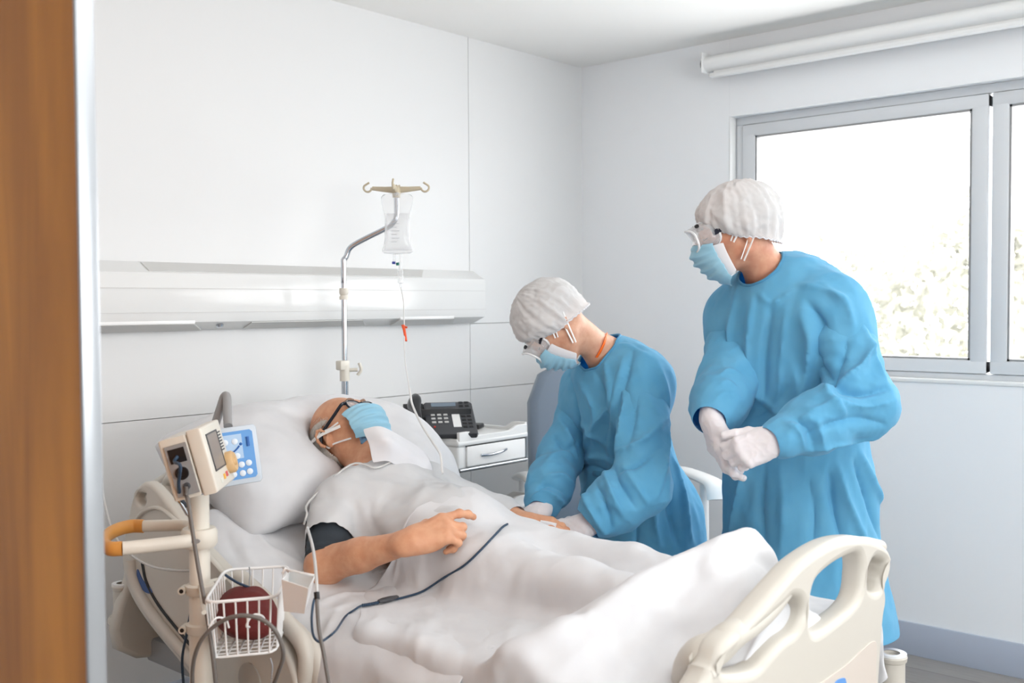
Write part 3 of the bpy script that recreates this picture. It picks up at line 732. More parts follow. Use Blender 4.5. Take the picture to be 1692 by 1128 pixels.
# frame and sleeping platform
b = MB()
b.box((-2.66, -2.26, .40), (-2.60, -.46, .47), bev=.01); b.box((-1.90, -2.26, .40), (-1.84, -.46, .47), bev=.01)
for y in (-2.2, -1.6, -1.0, -.55): b.box((-2.62, y-.03, .405), (-1.88, y+.03, .46), bev=.006)
b.build('bed_frame', M['grey'], bed)
b = MB(); b.box((-2.66, -2.25, .50), (-1.84, -1.16, .545), bev=.015, seg=3)
rx = Matrix.Rotation(math.radians(21), 3, 'X')
b.box((-2.66, -1.15, .50), (-1.84, -.52, .545), bev=.015, seg=3, rot=rx, piv=(-2.25, -1.15, .545)); b.build('platform', M['beige'], bed)
b = MB()
for y in (-1.9, -.65):
    b.box((-2.45, y-.05, .12), (-2.38, y+.05, .42), bev=.01); b.box((-2.12, y-.05, .12), (-2.05, y+.05, .42), bev=.01)
b.box((-2.58, -2.1, .11), (-2.50, -.5, .17), bev=.015); b.box((-2.0, -2.1, .11), (-1.92, -.5, .17), bev=.015)
b.box((-2.5, -1.95, .115), (-2.0, -1.85, .165)); b.box((-2.5, -.7, .115), (-2.0, -.6, .165))
b.build('undercarriage', M['beige'], bed)
for x in (-2.54, -1.96):
    for y in (-2.0, -.6):
        b = MB(); b.lathe([(0, -.02), (.062, -.02), (.072, -.01), (.072, .01), (.062, .02), (0, .02)], (x, y, .073), (1, 0, 0), n=28); b.build('wheel', M['dgrey'], bed)
        b = MB(); b.box((x-.03, y-.03, .06), (x-.022, y+.03, .14)); b.box((x+.022, y-.03, .06), (x+.03, y+.03, .14)); b.lathe([(0, 0), (.028, 0), (.028, .02), (0, .02)], (x, y, .10)); b.build('wheel_fork', M['grey'], bed)
# corner bumpers
def bumper(x, y, z, sc, to):
    b = MB(); b.lathe([(r_*sc, z_*sc) for r_, z_ in ((0, -.005), (.050, -.005), (.058, .004), (.058, .02), (.050, .030), (.036, .032), (.036, .135), (.040, .138), (.042, .150), (.036, .158), (.024, .158), (.022, .148), (0, .148))], (x, y, z), n=32)
    b.tube([(x, y, z+.06*sc), to], .022, n=14)
    o = b.build('corner_bumper', M['beige'], bed)
    b = MB(); b.lathe([(.022*sc, 0), (.040*sc, 0), (.040*sc, .006), (.022*sc, .006)], (x, y, z+.154*sc), n=32); b.build('bumper_cap', M['white'], o)
p = aty(203, 1028, -.45); bumper(p[0], -.45, p[2], .70, (-2.66, -.47, p[2]+.07))
p = aty(1473, 1170, -2.10); bumper(p[0], -2.10, p[2], 1.0, (-1.86, -2.10, p[2]+.06))
# near side rail by the head: a big moulded shield
XR = -2.765
def sr(x, y, X=XR): p = atx(x, y, X); return (p[1], p[2])
MYZ = Matrix(((0, 0, 1, XR), (1, 0, 0, 0), (0, 1, 0, 0), (0, 0, 0, 1)))
o1 = [(246, 795), (264, 803), (290, 835), (322, 880), (370, 930), (420, 985), (462, 1040), (492, 1100), (500, 1160), (470, 1200), (400, 1195), (352, 1150), (300, 1085), (255, 1030), (226, 985), (212, 940), (212, 900), (220, 855), (230, 815)]
rail = plate('side_rail', [[sr(*p) for p in o1], [sr(*p) for p in ((238, 813), (250, 815), (250, 826), (246, 834), (238, 832), (234, 822))]], .034, .010, MYZ, M['beige'], bed, smooth_n=4)
XO = XR-.022
b = MB(); b.tube(smooth_path([(XO, *sr(*p, XO)) for p in ((216, 925), (219, 950), (236, 990), (272, 1040), (318, 1094), (352, 1140), (390, 1180))], 6), .016, n=14); b.build('rail_rim', M['beige'], rail)
b = MB(); b.tube(smooth_path([(XO+.004, *sr(*p, XO)) for p in ((233, 930), (240, 962), (260, 1000), (296, 1046), (345, 1105))], 6), .0045, n=8); b.build('rail_groove', M['black'], rail)
b = MB(); b.tube(smooth_path([(XO+.004, *sr(*p, XO)) for p in ((218, 868), (236, 845), (262, 840), (290, 862), (330, 905), (400, 985), (440, 1035))], 6), .006, n=10, flat=(1, 1.3)); b.build('rail_rib', M['beige'], rail)
MB1 = MYZ.copy(); MB1[0][3] = XR-.018
plate('blue_emblem', [[sr(*p) for p in ((238, 938), (246, 955), (258, 968), (262, 978), (250, 975), (240, 962), (237, 948))]], .003, .0005, MB1, mat('emblem_dark_blue', (60, 92, 150), rough=.4), rail)
for X_, pts in ((XR+.01, ((392, 950), (436, 990), (472, 1028), (500, 1062), (508, 1100), (500, 1150))), (XR+.03, ((462, 1020), (480, 1035), (500, 1055), (525, 1090), (530, 1150)))):
    b = MB(); b.tube(smooth_path([(X_, *sr(*p, X_)) for p in pts], 5), .021, n=16); b.build('rail_arm', M['beige'], rail)
MB2 = MYZ.copy(); MB2[0][3] = XR-.018
b = MB(); b.lathe([(0, 0), (.044, 0), (.044, .004), (.036, .007), (0, .007)], (XR-.017, *sr(424, 1122)), (-1, 0, 0), n=40); b.build('pivot_cover', mat('pivot_grey', (170, 166, 158), rough=.5), rail)
# second, inner upright of the head section and far side rail
b = MB(); X_ = -2.70
b.tube(smooth_path([(X_, *sr(*p, X_)) for p in ((318, 905), (296, 860), (283, 820), (277, 800), (285, 790), (300, 800), (318, 850), (330, 900))], 5), .016, n=14); b.build('inner_upright', M['beige'], bed)
MY2 = MYZ.copy(); MY2[0][3] = -1.765
plate('side_rail', [[(-.55, .48), (-.56, .66), (-.62, .74), (-.74, .76), (-.9, .73), (-1.0, .66), (-1.04, .56), (-1.0, .47)]], .03, .01, MY2, M['beige'], bed)
# control panel on its arm
pc = np.array([-2.70, -.985, 1.07])
nrm = unit(cR*.35-np.array([cF[0], cF[1], 0])*.9+np.array([0, 0, .12])); up_ = unit(np.array([0, 0, 1])-nrm*nrm[2]+.0*cR); rt = np.cross(up_, nrm)
up_ = unit(up_*math.cos(.1)-rt*math.sin(.1)*1.0); rt = np.cross(up_, nrm)
C0 = at(394, 752, 2.66)
PM = frame_mtx(C0, rt, up_, nrm)
b = MB(); b.prism([(-.052, -.074), (.045, -.074), (.052, -.066), (.052, .066), (.045, .074), (-.052, .074)], -.010, .008, PM, bev=.005); cpn = b.build('control_panel', mat('panel_pale_blue', (205, 216, 226), rough=.35), bed)
b = MB(); b.prism([(-.045, -.060), (.034, -.060), (.040, -.054), (.040, .056), (.034, .062), (-.045, .062)], .008, .0095, PM); b.build('keypad_field', mat('keypad_blue', (92, 156, 220), rough=.35), cpn)
b = MB(); b.prism([(-.043, -.008), (.012, -.008), (.012, .054), (-.043, .054)], .0095, .0105, PM); M['btn'] = mat('button_pale', (226, 236, 246), rough=.3); b.build('keypad_window', mat('keypad_pale', (176, 206, 236), rough=.35), cpn, smooth=False)
b = MB()
for (u, v) in ((-.030, .036), (-.006, .036), (-.004, -.001), (.004, -.024), (.022, -.022), (.004, -.046), (.022, -.044), (-.018, -.046)):
    b = MB(); b.lathe([(0, 0), (.0078, 0), (.0078, .002), (.006, .003), (0, .003)], PM @ Vector((u, v, .0095)), nrm, n=18); b.build('keypad_button', M['btn'], cpn)
b = MB()
b.tube(smooth_path([PM @ Vector((u, v, .0112)) for u, v in ((-.034, .016), (-.026, .010), (-.014, .010), (-.004, .016), (.004, .024))], 4), .0022, n=8); b.lathe([(0, 0), (.004, 0), (0, .003)], PM @ Vector((.008, .028, .0105)), nrm, n=12)
b.tube([PM @ Vector((u, v, .0100)) for u, v in ((.026, .020), (.026, .044))], .004, n=10)
b.build('keypad_symbol', mat('symbol_blue', (48, 104, 178), rough=.4), cpn)
b = MB(); A = [at(330, 850, 2.70), at(338, 780, 2.72), at(352, 715, 2.74), at(365, 672, 2.74), at(371, 655, 2.74), at(375, 658, 2.73), at(376, 690, 2.70), at(377, 704, 2.68)]
b.tube(smooth_path(A, 5), .0115, n=14); b.build('panel_arm', M['grey'], cpn)

# ------------------------------------------------------------------ mattress (bent at the backrest)
HB = -1.15; TB = math.tan(math.radians(21)); MZ = .70; MT = .15
def mz(y):      # height of the mattress top along the bed, softly bent
    t = np.maximum(np.asarray(y, float)-HB+.12, 0); k = .24
    return MZ+TB*np.where(t < k, t*t/(2*k), t-k/2)
def mattress():
    V, Q = [], []; ys_ = np.linspace(-2.235, -.52, 60); n = 40
    for y in ys_:
        z = float(mz(y)); e = min(1, min(y+2.235, -.52-y)/.03); e = max(e, 0)**.5
        for k in range(n):
            a = 2*PI*k/n; c, s = math.cos(a), math.sin(a)
            x = .43*math.copysign(abs(c)**.22, c)*(1-.02*(1-e)); w = math.copysign(abs(s)**.35, s)
            V.append((-2.25+x, y, z-MT/2+w*MT/2*(.75+.25*e)))
    m_ = len(ys_)
    for i in range(m_-1):
        for k in range(n): Q.append((i*n+k, i*n+(k+1) % n, (i+1)*n+(k+1) % n, (i+1)*n+k))
    Q += [tuple(range(n))[::-1], tuple((m_-1)*n+k for k in range(n))]
    return V, Q
M['sheetfit'] = cloth_mat('fitted_sheet', (236, 234, 233), (228, 226, 226), translucent=.12)
V, Q = mattress()
o = from_np('mattress', V, Q, M['sheetfit'], None, recalc=True); tag(o, 'white mattress with fitted sheet, head end raised on the backrest', 'mattress')

# ------------------------------------------------------------------ drip stand at the far head corner of the bed
t = thing('drip_pole', 'chrome drip pole with beige four-hook top rising behind the bed head', 'drip stand', (-1.752, -.262, .4))
bx, by = -1.752, -.262
tip = at(655, 322, 3.79)
arm = [np.array([bx, by, 1.50]), np.array([bx, by, 1.585]), at(572, 424, 3.79), at(578, 410, 3.79), at(594, 399, 3.79), at(634, 379, 3.79), at(648, 370, 3.79), at(655, 355, 3.79), tip]
b = MB(); b.tube([(bx, by, .42), (bx, by, 1.16)], .0125, n=18); b.tube([(bx, by, 1.16), (bx, by, 1.52)], .0095, n=18)
b.tube([(bx, by, 1.5)]+smooth_path(arm[1:], 6), .0095, n=18); b.build('pole', M['chrome'], t)
b = MB(); b.lathe([(0, 0), (.016, 0), (.017, .01), (.013, .016), (.017, .024), (.016, .042), (0, .042)], (bx, by, 1.44), n=20); b.build('upper_collar', M['offwhite'], t)
b = MB(); b.lathe([(0, 0), (.018, 0), (.018, .055), (.014, .065), (0, .065)], (bx, by, 1.145), n=20)
b.box((bx-.03, by-.016, 1.185), (bx+.012, by+.016, 1.22), bev=.005); b.tube([(bx+.01, by-.01, 1.185), (bx+.035, by-.03, 1.185)], .007); b.tube(smooth_path([(bx+.035, by-.03, 1.165), (bx+.045, by-.038, 1.185), (bx+.04, by-.034, 1.21)], 4), .006, flat=(1, 1.6)); b.build('height_clamp', M['offwhite'], t)
hkc = np.array(tip); hook = mat('hook_beige', (196, 184, 160), rough=.5)
b = MB(); b.lathe([(0, -.03), (.014, -.03), (.016, .0), (.010, .012), (0, .018)], tuple(hkc+np.array([0, 0, .02])), n=16)
H0 = hkc+np.array([0, 0, .018])
for dirv in (np.array([.663, -.749, 0]), np.array([-.663, .749, 0]), np.array([.749, .663, 0]), np.array([-.749, -.663, 0])):
    b.tube([H0, H0+dirv*.04+np.array([0, 0, .002]), H0+dirv*.088+np.array([0, 0, .006])], [.013, .010, .007], n=12, flat=(1, .5))
    ctr = H0+dirv*.104+np.array([0, 0, .008])
    pts = [ctr+.0145*(math.cos(a)*dirv*-1+math.sin(a)*np.array([0, 0, 1])) for a in np.radians(np.arange(0, -271, -22))]
    pts = [ctr+.0145*(-math.cos(a)*dirv-math.sin(a)*np.array([0, 0, 1])) for a in np.radians(np.arange(0, 231, 21))]+[ctr+dirv*-.006+np.array([0, 0, .019])]
    b.tube(pts, .0038, n=10)
b.build('hook_head', hook, t)
b = MB(); b.lathe([(0, 0), (.03, 0), (.03, .05), (0, .05)], (bx, by, .40), n=20); b.build('socket', M['beige'], t)

# infusion bag
bag = thing('infusion_bag', 'clear infusion bag hanging from the hooks of the drip pole', 'drip bag', tuple(H0))
U = np.array([.663, -.749, 0]); Nn = np.array([-.749, -.663, 0]); Zz = np.array([0, 0, 1.0])
B0 = at(656, 318, 3.765)
def bagpt(u, z, s, w):   # px-measured outline in metres
    return B0+U*u-Zz*z+Nn*w*s
prof = [(0, .062, .002), (.03, .058, .003), (.06, .052, .006), (.085, .046, .014), (.12, .046, .019), (.16, .047, .020), (.185, .049, .019), (.205, .056, .014), (.222, .060, .003)]
M['bagf'] = clear_mat('bag_plastic', (240, 243, 246), clear=.80, rough=.1, gloss=.6)
def bagmesh(pr, n=20, mg=1.0):
    V, Q = [], []
    for z, hw, th in pr:
        for k in range(n):
            a = 2*PI*k/n; V.append(bagpt(math.copysign(abs(math.cos(a))**.7, math.cos(a))*hw*mg, z, math.sin(a)*(1+.1*math.sin(z*90+a*3)), th*mg))
    for i in range(len(pr)-1):
        for k in range(n): Q.append((i*n+k, i*n+(k+1) % n, (i+1)*n+(k+1) % n, (i+1)*n+k))
    Q += [tuple(range(n)), tuple((len(pr)-1)*n+k for k in range(n))[::-1]]
    return V, Q
V, Q = bagmesh(prof); from_np('bag_film', V, Q, M['bagf'], bag, sub=1, recalc=True)
V, Q = bagmesh([(.075, .044, .010), (.12, .043, .016), (.16, .044, .017), (.19, .048, .016), (.208, .052, .010)], mg=.94)
from_np('fluid', V, Q, clear_mat('saline', (246, 248, 250), clear=.88, rough=.02, gloss=.9), bag, recalc=True)
b = MB(); b.tube([B0+Zz*.0, B0-Zz*.01], .006); b.build('hanging_eye', M['bagf'], bag)
for u in (-.012, .010): b = MB(); b.tube([B0-Zz*.222+U*u, B0-Zz*.25+U*u], .0055, n=12); b.build('bag_port', M['bagf'], bag)
b = MB(); b.tube([B0-Zz*.248-U*.014, B0-Zz*.257-U*.014], .0065, n=12); b.build('blue_port_cap', mat('cap_blue', (30, 50, 150), rough=.4), bag)
b = MB(); b.tube([B0-Zz*.252+U*.000, B0-Zz*.262+U*.001], .0065, n=12); b.build('green_port_cap', mat('cap_green', (20, 110, 100), rough=.4), bag)
b = MB()
for k in range(7): b.tube([B0-Zz*(.10+k*.013)-U*.02+Nn*.0195, B0-Zz*(.10+k*.013)+U*(.0+.01*(k % 2))+Nn*.0205], .0007, n=6)
b.build('volume_marks', mat('print_grey', (150, 155, 160), rough=.5), bag)
# drip chamber + line (one thing: the infusion set)
dr = thing('infusion_line', 'clear drip chamber and thin white infusion tube with orange clamp', 'tube', tuple(at(666, 440, 3.76)))
b = MB(); c0 = B0-Zz*.25+U*.010
b.tube([c0, c0-Zz*.03, c0-Zz*.031, c0-Zz*.075, c0-Zz*.078, c0-Zz*.092], [.007, .007, .0105, .0105, .005, .004], n=16); b.build('drip_chamber', M['bagf'], dr)
lineP = [c0-Zz*.09, at(667, 500, 3.72), at(668, 545, 3.66), at(669, 590, 3.55), at(673, 620, 3.46), at(678, 650, 3.38), at(682, 670, 3.32), at(697, 702, 3.16), at(716, 732, 3.06), at(728, 752, 2.99), at(731, 782, 2.93)]
b = MB(); sp = smooth_path(lineP, 8); b.tube(sp, [.0022 if i < 38 else .0036 for i in range(len(sp))], n=8); b.build('tubing', mat('tube_white', (244, 244, 242), rough=.3, coat=.4, trans=.2), dr)
b = MB(); b.tube([at(666, 537, 3.66), at(668, 545, 3.655), at(671, 563, 3.63)], [.008, .006, .005], n=10, flat=(1, .6)); b.tube([at(666, 539, 3.66), at(673, 541, 3.66)], .0035); b.build('orange_clamp', mat('clamp_orange', (226, 84, 36), rough=.4), dr)

# ------------------------------------------------------------------ vital signs monitor on a roll stand
PD = 2.40
pt = at(327, 830, PD); ptx, pty = pt[0]+.004, pt[1]+.003
st = thing('roll_stand', 'cream roll stand pole with looped push handle beside the bed head', 'stand', (ptx, pty, 0))
b = MB(); zc = atz(338, 975, .7)
def pz(py): return at(335, py, PD)[2]
b.tube([(ptx, pty, .10), (ptx, pty, pz(1048)), (ptx, pty, pz(1046)), (ptx, pty, pz(985)), (ptx, pty, pz(983)), (ptx, pty, pz(806))], [.0265, .0265, .0255, .0255, .0235, .0235], n=32); b.build('pole', M['offwhite'], st)
for py in (975, 1040):
    z = pz(py); b = MB(); b.lathe([(0, -.010), (.031, -.010), (.033, -.006), (.033, .010), (.029, .013), (0, .013)], (ptx, pty, z), n=32)
    q = np.array([ptx, pty, z])-cR*.036-cF*.01; b.tube([q+cF*.02, q-cF*.014], .009, n=12); c_ = b.build('collar', M['offwhite'], st)
    b = MB(); b.tube([q-cF*.0145, q-cF*.012], .005, n=10); b.build('screw', M['black'], c_)
z = .888
b = MB()
b.lathe([(0, -.022), (.036, -.022), (.041, -.014), (.041, .014), (.036, .022), (0, .022)], (ptx, pty, z), n=36)
def hz(px, py): p = atz(px, py, z); return p
near = [np.array([ptx, pty, z])-cF*.026+cR*.002, hz(300, 895), hz(240, 902), hz(202, 906)]
far = [hz(236, 869), hz(270, 868), hz(310, 869), np.array([ptx, pty, z])+cF*.01]
b.tube(smooth_path(near, 5), .0135, n=14, flat=(1.15, .75)); b.tube(smooth_path(far, 5), .0125, n=14, flat=(1.15, .75)); hd = b.build('push_handle', M['offwhite'], st)
b = MB(); b.tube(smooth_path([hz(202, 906), hz(182, 906), hz(173, 898), hz(178, 884), hz(196, 874), hz(218, 869), hz(237, 869)], 6), .0143, n=16, flat=(1.15, .8)); b.build('orange_grip', mat('grip_orange', (214, 150, 74), rough=.45), hd)
b = MB(); q = np.array([ptx, pty, z])-np.array([cF[0], cF[1], 0])*.040+cR*.004; b.tube([q, q-cF*.004], .008, n=18, flat=(.7, 1.3)); b.build('badge', M['grey'], hd)
b = MB(); b.lathe([(0, .06), (.06, .06), (.05, .10), (.03, .12), (0, .12)], (ptx, pty, 0), n=30)
for k in range(5):
    a = 2*PI*k/5+.95; b.tube([(ptx, pty, .085), (ptx+.11*math.cos(a), pty+.11*math.sin(a), .08), (ptx+.21*math.cos(a), pty+.21*math.sin(a), .062)], [.026, .02, .015], n=12, flat=(.7, 1.1))
b.build('base', M['offwhite'], st)
for k in range(5):
    a = 2*PI*k/5+.95; b = MB(); b.lathe([(0, -.012), (.022, -.012), (.026, 0), (.022, .012), (0, .012)], (ptx+.21*math.cos(a), pty+.21*math.sin(a), .027), (math.sin(a), -math.cos(a), 0)); b.build('caster', M['black'], st)

mo = thing('vital_signs_monitor', 'cream vital signs monitor with grey screen on top of the roll stand', 'monitor', (ptx, pty, pz(800)))
n0 = np.array([.70, -.714, 0]); W_ = np.array([.714, .70, 0]); tl = math.radians(15)
nn = n0*math.cos(tl)+Zz*math.sin(tl); hh = Zz*math.cos(tl)-n0*math.sin(tl)
O_ = at(346, 759.5, 2.30)  # centre of the near edge of the front bezel
MM = frame_mtx(O_, W_, hh, nn)   # u along width (away), v up, w out of the screen
hH = .074; WW = .175
b = MB()
b.prism([(0, -hH), (WW, -hH), (WW, hH), (0, hH)], -.035, .0, MM, bev=.006, seg=3)
b.prism([(.004, -hH+.004), (WW-.004, -hH+.004), (WW-.004, hH-.006), (.004, hH-.006)], -.100, -.036, MM, bev=.006, seg=3)
hs_ = b.build('housing', M['offwhite'], mo)
b = MB(); b.prism([(.028, -.028), (.118, -.028), (.118, .052), (.028, .052)], -.001, .0012, MM); b.build('screen', mat('monitor_screen', (146, 140, 134), rough=.25, spec=.6), mo, smooth=False)
b = MB()
for (u0, u1, v0, v1) in ((.024, .122, .052, .055), (.024, .122, -.031, -.028), (.024, .028, -.031, .055), (.118, .122, -.031, .055)): b.prism([(u0, v0), (u1, v0), (u1, v1), (u0, v1)], 0, .0022, MM)
b.build('screen_rim', M['dgrey'], mo, smooth=False)
b = MB()
for i in range(7):
    for j in range(4): b.prism([(.130+j*.006, .045-i*.007), (.134+j*.006, .045-i*.007), (.134+j*.006, .048-i*.007), (.130+j*.006, .048-i*.007)], 0, .001, MM)
b.build('speaker_grille', M['dgrey'], mo, smooth=False)
b = MB(); kc = MM @ Vector((.150, -.030, 0)); b.lathe([(0, .020), (.008, .020), (.010, .016), (.022, .017), (.026, .012), (.026, 0), (0, 0)], kc, nn, n=32); b.build('dial_knob', mat('dial_tan', (214, 178, 130), rough=.45), mo)
for u, v, c, nm in ((.085, -.052, (236, 178, 70), 'yellow_key'), (.110, -.050, (214, 92, 92), 'red_key'), (.055, -.056, (225, 225, 215), 'white_key')):
    b = MB(); b.prism([(u-.008, v-.006), (u+.008, v-.006), (u+.008, v+.006), (u-.008, v+.006)], 0, .0016, MM, bev=.0006); b.build(nm, mat(nm, c, rough=.5), mo)
# connector side (faces the lens)
b = MB(); b.prism([(-.0015, -hH+.012), (.003, -hH+.012), (.003, hH-.022), (-.0015, hH-.022)], -.088, -.040, MM); sp_ = b.build('connector_plate', M['grey'], mo, smooth=False)
b = MB(); b.prism([(-.003, .012), (.002, .012), (.002, .044), (-.003, .044)], -.082, -.046, MM); b.build('black_socket', M['black'], sp_, smooth=False)
b = MB(); b.lathe([(0, .003), (.010, .003), (.010, .006), (.0145, .006), (.0145, 0), (0, 0)], MM @ Vector((-.001, -.012, -.064)), -W_, n=24); b.build('round_socket', M['black'], sp_)
b = MB(); b.lathe([(0, .008), (.006, .008), (.008, 0), (0, 0)], MM @ Vector((-.001, -.042, -.062)), -W_, n=18); b.build('hose_port', M['dgrey'], sp_)
b = MB(); hb = at(328, 806, PD); b.lathe([(0, -.012), (.03, -.012), (.032, .0), (.026, .018), (0, .018)], (ptx, pty, pz(806)), n=24); b.build('mount', M['steel'], mo)

# wire basket on the stand
ZR = .800
bk = thing('wire_basket', 'white wire basket clamped to the roll stand', 'basket', tuple(np.append(atz(400, 965, ZR)[:2], ZR-.12)))
FL, FR, BR, BL = (atz(*p, ZR) for p in ((337, 996), (459, 986), (479, 935), (372, 941)))
cB = (FL+FR+BR+BL)/4; ZB = ZR-.122
def low(p, k=.90): q = cB+(p-cB)*k; q[2] = ZB; return q
fl, fr, br, bl = (low(p) for p in (FL, FR, BR, BL))
def rr_(loop, n=3, r=.16):
    out = []
    for i in range(4):
        a, c_, d = loop[i-1], loop[i], loop[(i+1) % 4]; p0 = c_+(a-c_)*r; p1 = c_+(d-c_)*r
        for k in range(n+1): u = k/n; out.append((1-u)**2*p0+2*u*(1-u)*c_+u*u*p1)
    return out
b = MB(); b.tube(rr_([FL, FR, BR, BL]), .0036, n=10, closed=True); b.build('top_rim', M['white'], bk)
b = MB(); b.tube(rr_([fl, fr, br, bl]), .003, n=10, closed=True); b.build('bottom_rim', M['white'], bk)
b = MB()
for (A, B_, a, b_, n) in ((FL, FR, fl, fr, 6), (BL, BR, bl, br, 6)):
    for k in range(n): u = (k+.6)/(n+.2); b.tube([A+(B_-A)*u, a+(b_-a)*u, ], .0022, n=8)
for (A, B_, a, b_) in ((FL, BL, fl, bl), (FR, BR, fr, br)):
    for k in range(9): u = (k+.8)/9.6; b.tube([A+(B_-A)*u, a+(b_-a)*u], .0020, n=8)
for k in range(9): u = (k+.8)/9.6; b.tube([fl+(bl-fl)*u, fr+(br-fr)*u], .0018, n=8)
for k in range(6): u = (k+.6)/6.2; b.tube([fl+(fr-fl)*u, bl+(br-bl)*u], .0020, n=8)
b.build('wire', M['white'], bk)
b = MB()
for u in (.22, .72):
    base = FL+(FR-FL)*u; o_ = -unit(np.array([cF[0], cF[1], 0])); e_ = unit(FR-FL)
    b.tube(smooth_path([base-Zz*.058+o_*.004-e_*.016, base-Zz*.05+o_*.022-e_*.018, base-Zz*.034+o_*.024-e_*.010, base-Zz*.028+o_*.018+e_*.0, base-Zz*.036+o_*.012+e_*.014, base-Zz*.055+o_*.006+e_*.018], 5), .0022, n=8)
b.build('cable_hook', M['white'], bk)
# bracket from basket to pole
b = MB(); b.tube([FL-Zz*.02, (ptx, pty-.0, ZR-.02)], .005); b.tube([BL-Zz*.02, (ptx, pty, ZR-.02)], .005); b.build('bracket', M['offwhite'], bk)

# dark red cuff pouch lying in the basket
f = SDF(.03); c_ = (fl+fr+br+bl)/4+Zz*.045; e1 = unit(fr-fl); e2 = unit(bl-fl)
f.ell(c_-e1*.005+e2*.0, (.068, .105, .042), (e1, e2, (0, 0, 1))); f.ell(c_-e1*.015+e2*.03+Zz*.012, (.055, .075, .044), (e1, e2, (0, 0, 1)))
V, Q = f.mesh(.006)
V = V+np.array([[noise.noise(Vector(v*22))*.006 for _ in range(3)] for v in V])
o = from_np('cuff_pouch', V, Q, mat('dark_red_fabric', (104, 34, 32), rough=.75, bump=200, bump_s=.3), None); tag(o, 'dark red blood pressure cuff rolled up inside the wire basket', 'cuff')

# small white holder hooked on the basket's right rim
hp = thing('probe_holder', 'small white open-topped plastic holder hung on the wire basket', 'holder', tuple(atz(490, 1000, .72)))
zt = .815
def hzp(px, py, d): return at(px, py, d)
a1, a2, a3, a4 = at(465, 957, 2.16), at(510, 972, 2.12), at(521, 951, 2.22), at(478, 944, 2.26)
d1, d2, d3, d4 = at(469, 1010, 2.16), at(503, 1014, 2.13), at(509, 995, 2.21), at(474, 996, 2.24)
V = [a1, a2, a3, a4, d1, d2, d3, d4]; Q = [(0, 1, 5, 4), (1, 2, 6, 5), (2, 3, 7, 6), (3, 0, 4, 7), (4, 5, 6, 7)]
o = from_np('holder_cup', V, Q, M['white'], hp, smooth=False, solid=.0025, recalc=True)
bv = o.modifiers.new('b', 'BEVEL'); bv.width = .002; bv.segments = 2
b = MB(); b.tube([a3+Zz*0, a3+Zz*.006-cR*.03, a4+Zz*.004-cR*.006], .003); b.tube([a4, a4-cR*.008+Zz*.006, a4-cR*.014-Zz*.004], .004); b.build('hanging_hook', M['white'], hp)

# cables and hoses at the stand
M['cgrey'] = mat('hose_grey', (112, 108, 104), rough=.5); M['navy'] = mat('cable_navy', (44, 66, 88), rough=.5); M['clear'] = mat('hose_clear', (226, 226, 224), rough=.25, coat=.5, trans=.35)
def cable(name, pts, r, m, label, cat='cable', n=6):
    b = MB(); b.tube(smooth_path(pts, n), r, n=10); o = b.build(name, m); tag(o, label, cat); return o
q0 = MM @ Vector((-.008, -.042, -.062))
cable('air_hose', [q0, q0-Vector((0, 0, .02)), at(311, 830, 2.27), at(320, 890, 2.26), at(330, 950, 2.25), at(341, 1010, 2.23), at(350, 1070, 2.2), at(358, 1140, 2.2)], .0045, M['cgrey'], 'long grey air hose falling straight from the monitor in front of the pole', 'hose')
cable('air_hose', [at(322, 1180, 2.2), at(318, 1110, 2.12), at(330, 1062, 2.07), at(360, 1030, 2.06), at(395, 1017, 2.05), at(430, 1022, 2.05), at(455, 1042, 2.05), at(468, 1078, 2.07), at(460, 1110, 2.1), at(444, 1150, 2.15)], .0042, M['cgrey'], 'grey air hose looped over the hooks in front of the wire basket', 'hose')
cable('sensor_cable', [MM @ Vector((-.004, .026, -.064)), MM @ Vector((-.02, .018, -.068)), at(298, 770, 2.24), at(295, 800, 2.27), at(299, 822, 2.33), at(308, 836, 2.42)], .0038, M['navy'], 'blue-grey cable plugged into the side of the monitor', 'cable')
cable('sensor_cable', [at(292, 772, 2.42), at(286, 782, 2.40), at(287, 800, 2.38), at(296, 825, 2.37), at(310, 850, 2.38)], .0042, M['chrome'], 'metal-grey hose curving behind the left side of the monitor', 'hose')
cable('power_cord', [at(318, 985, 2.46), at(315, 1010, 2.5), at(308, 1050, 2.5), at(301, 1090, 2.5), at(305, 1150, 2.5)], .0032, M['navy'], 'dark blue cord hanging down left of the stand pole', 'cord')
cable('clear_hose', [at(168, 790, 2.9), at(170, 815, 2.85), at(178, 850, 2.8), at(190, 885, 2.75), at(215, 915, 2.70), at(250, 935, 2.66), at(290, 942, 2.62), at(325, 942, 2.58)], .0035, M['clear'], 'thin clear hose sagging in front of the side rail', 'hose')
cable('drain_cord', [at(373, 950, 2.3), at(392, 962, 2.35), at(420, 975, 2.4), at(440, 998, 2.42), at(448, 1015, 2.42)], .003, M['navy'], 'dark blue cord lying across the back of the wire basket', 'cord')
for (pp, lab) in (([at(412, 937, 2.43), at(413, 950, 2.43), at(412, 965, 2.43), at(416, 978, 2.43)], 'short steel ball chain hanging inside the basket'), ([at(447, 1088, 2.12), at(450, 1100, 2.12), at(449, 1115, 2.12), at(447, 1140, 2.12)], 'steel ball chain hanging below the basket')):
    b = MB(); sp = smooth_path(pp, 12)
    for q in sp[::2]: b.lathe([(0, -.0017), (.0015, -.001), (.002, 0), (.0015, .001), (0, .0017)], tuple(q), n=8)
    b.tube(sp, .0006, n=5); tag(b.build('ball_chain', M['steel']), lab, 'chain')
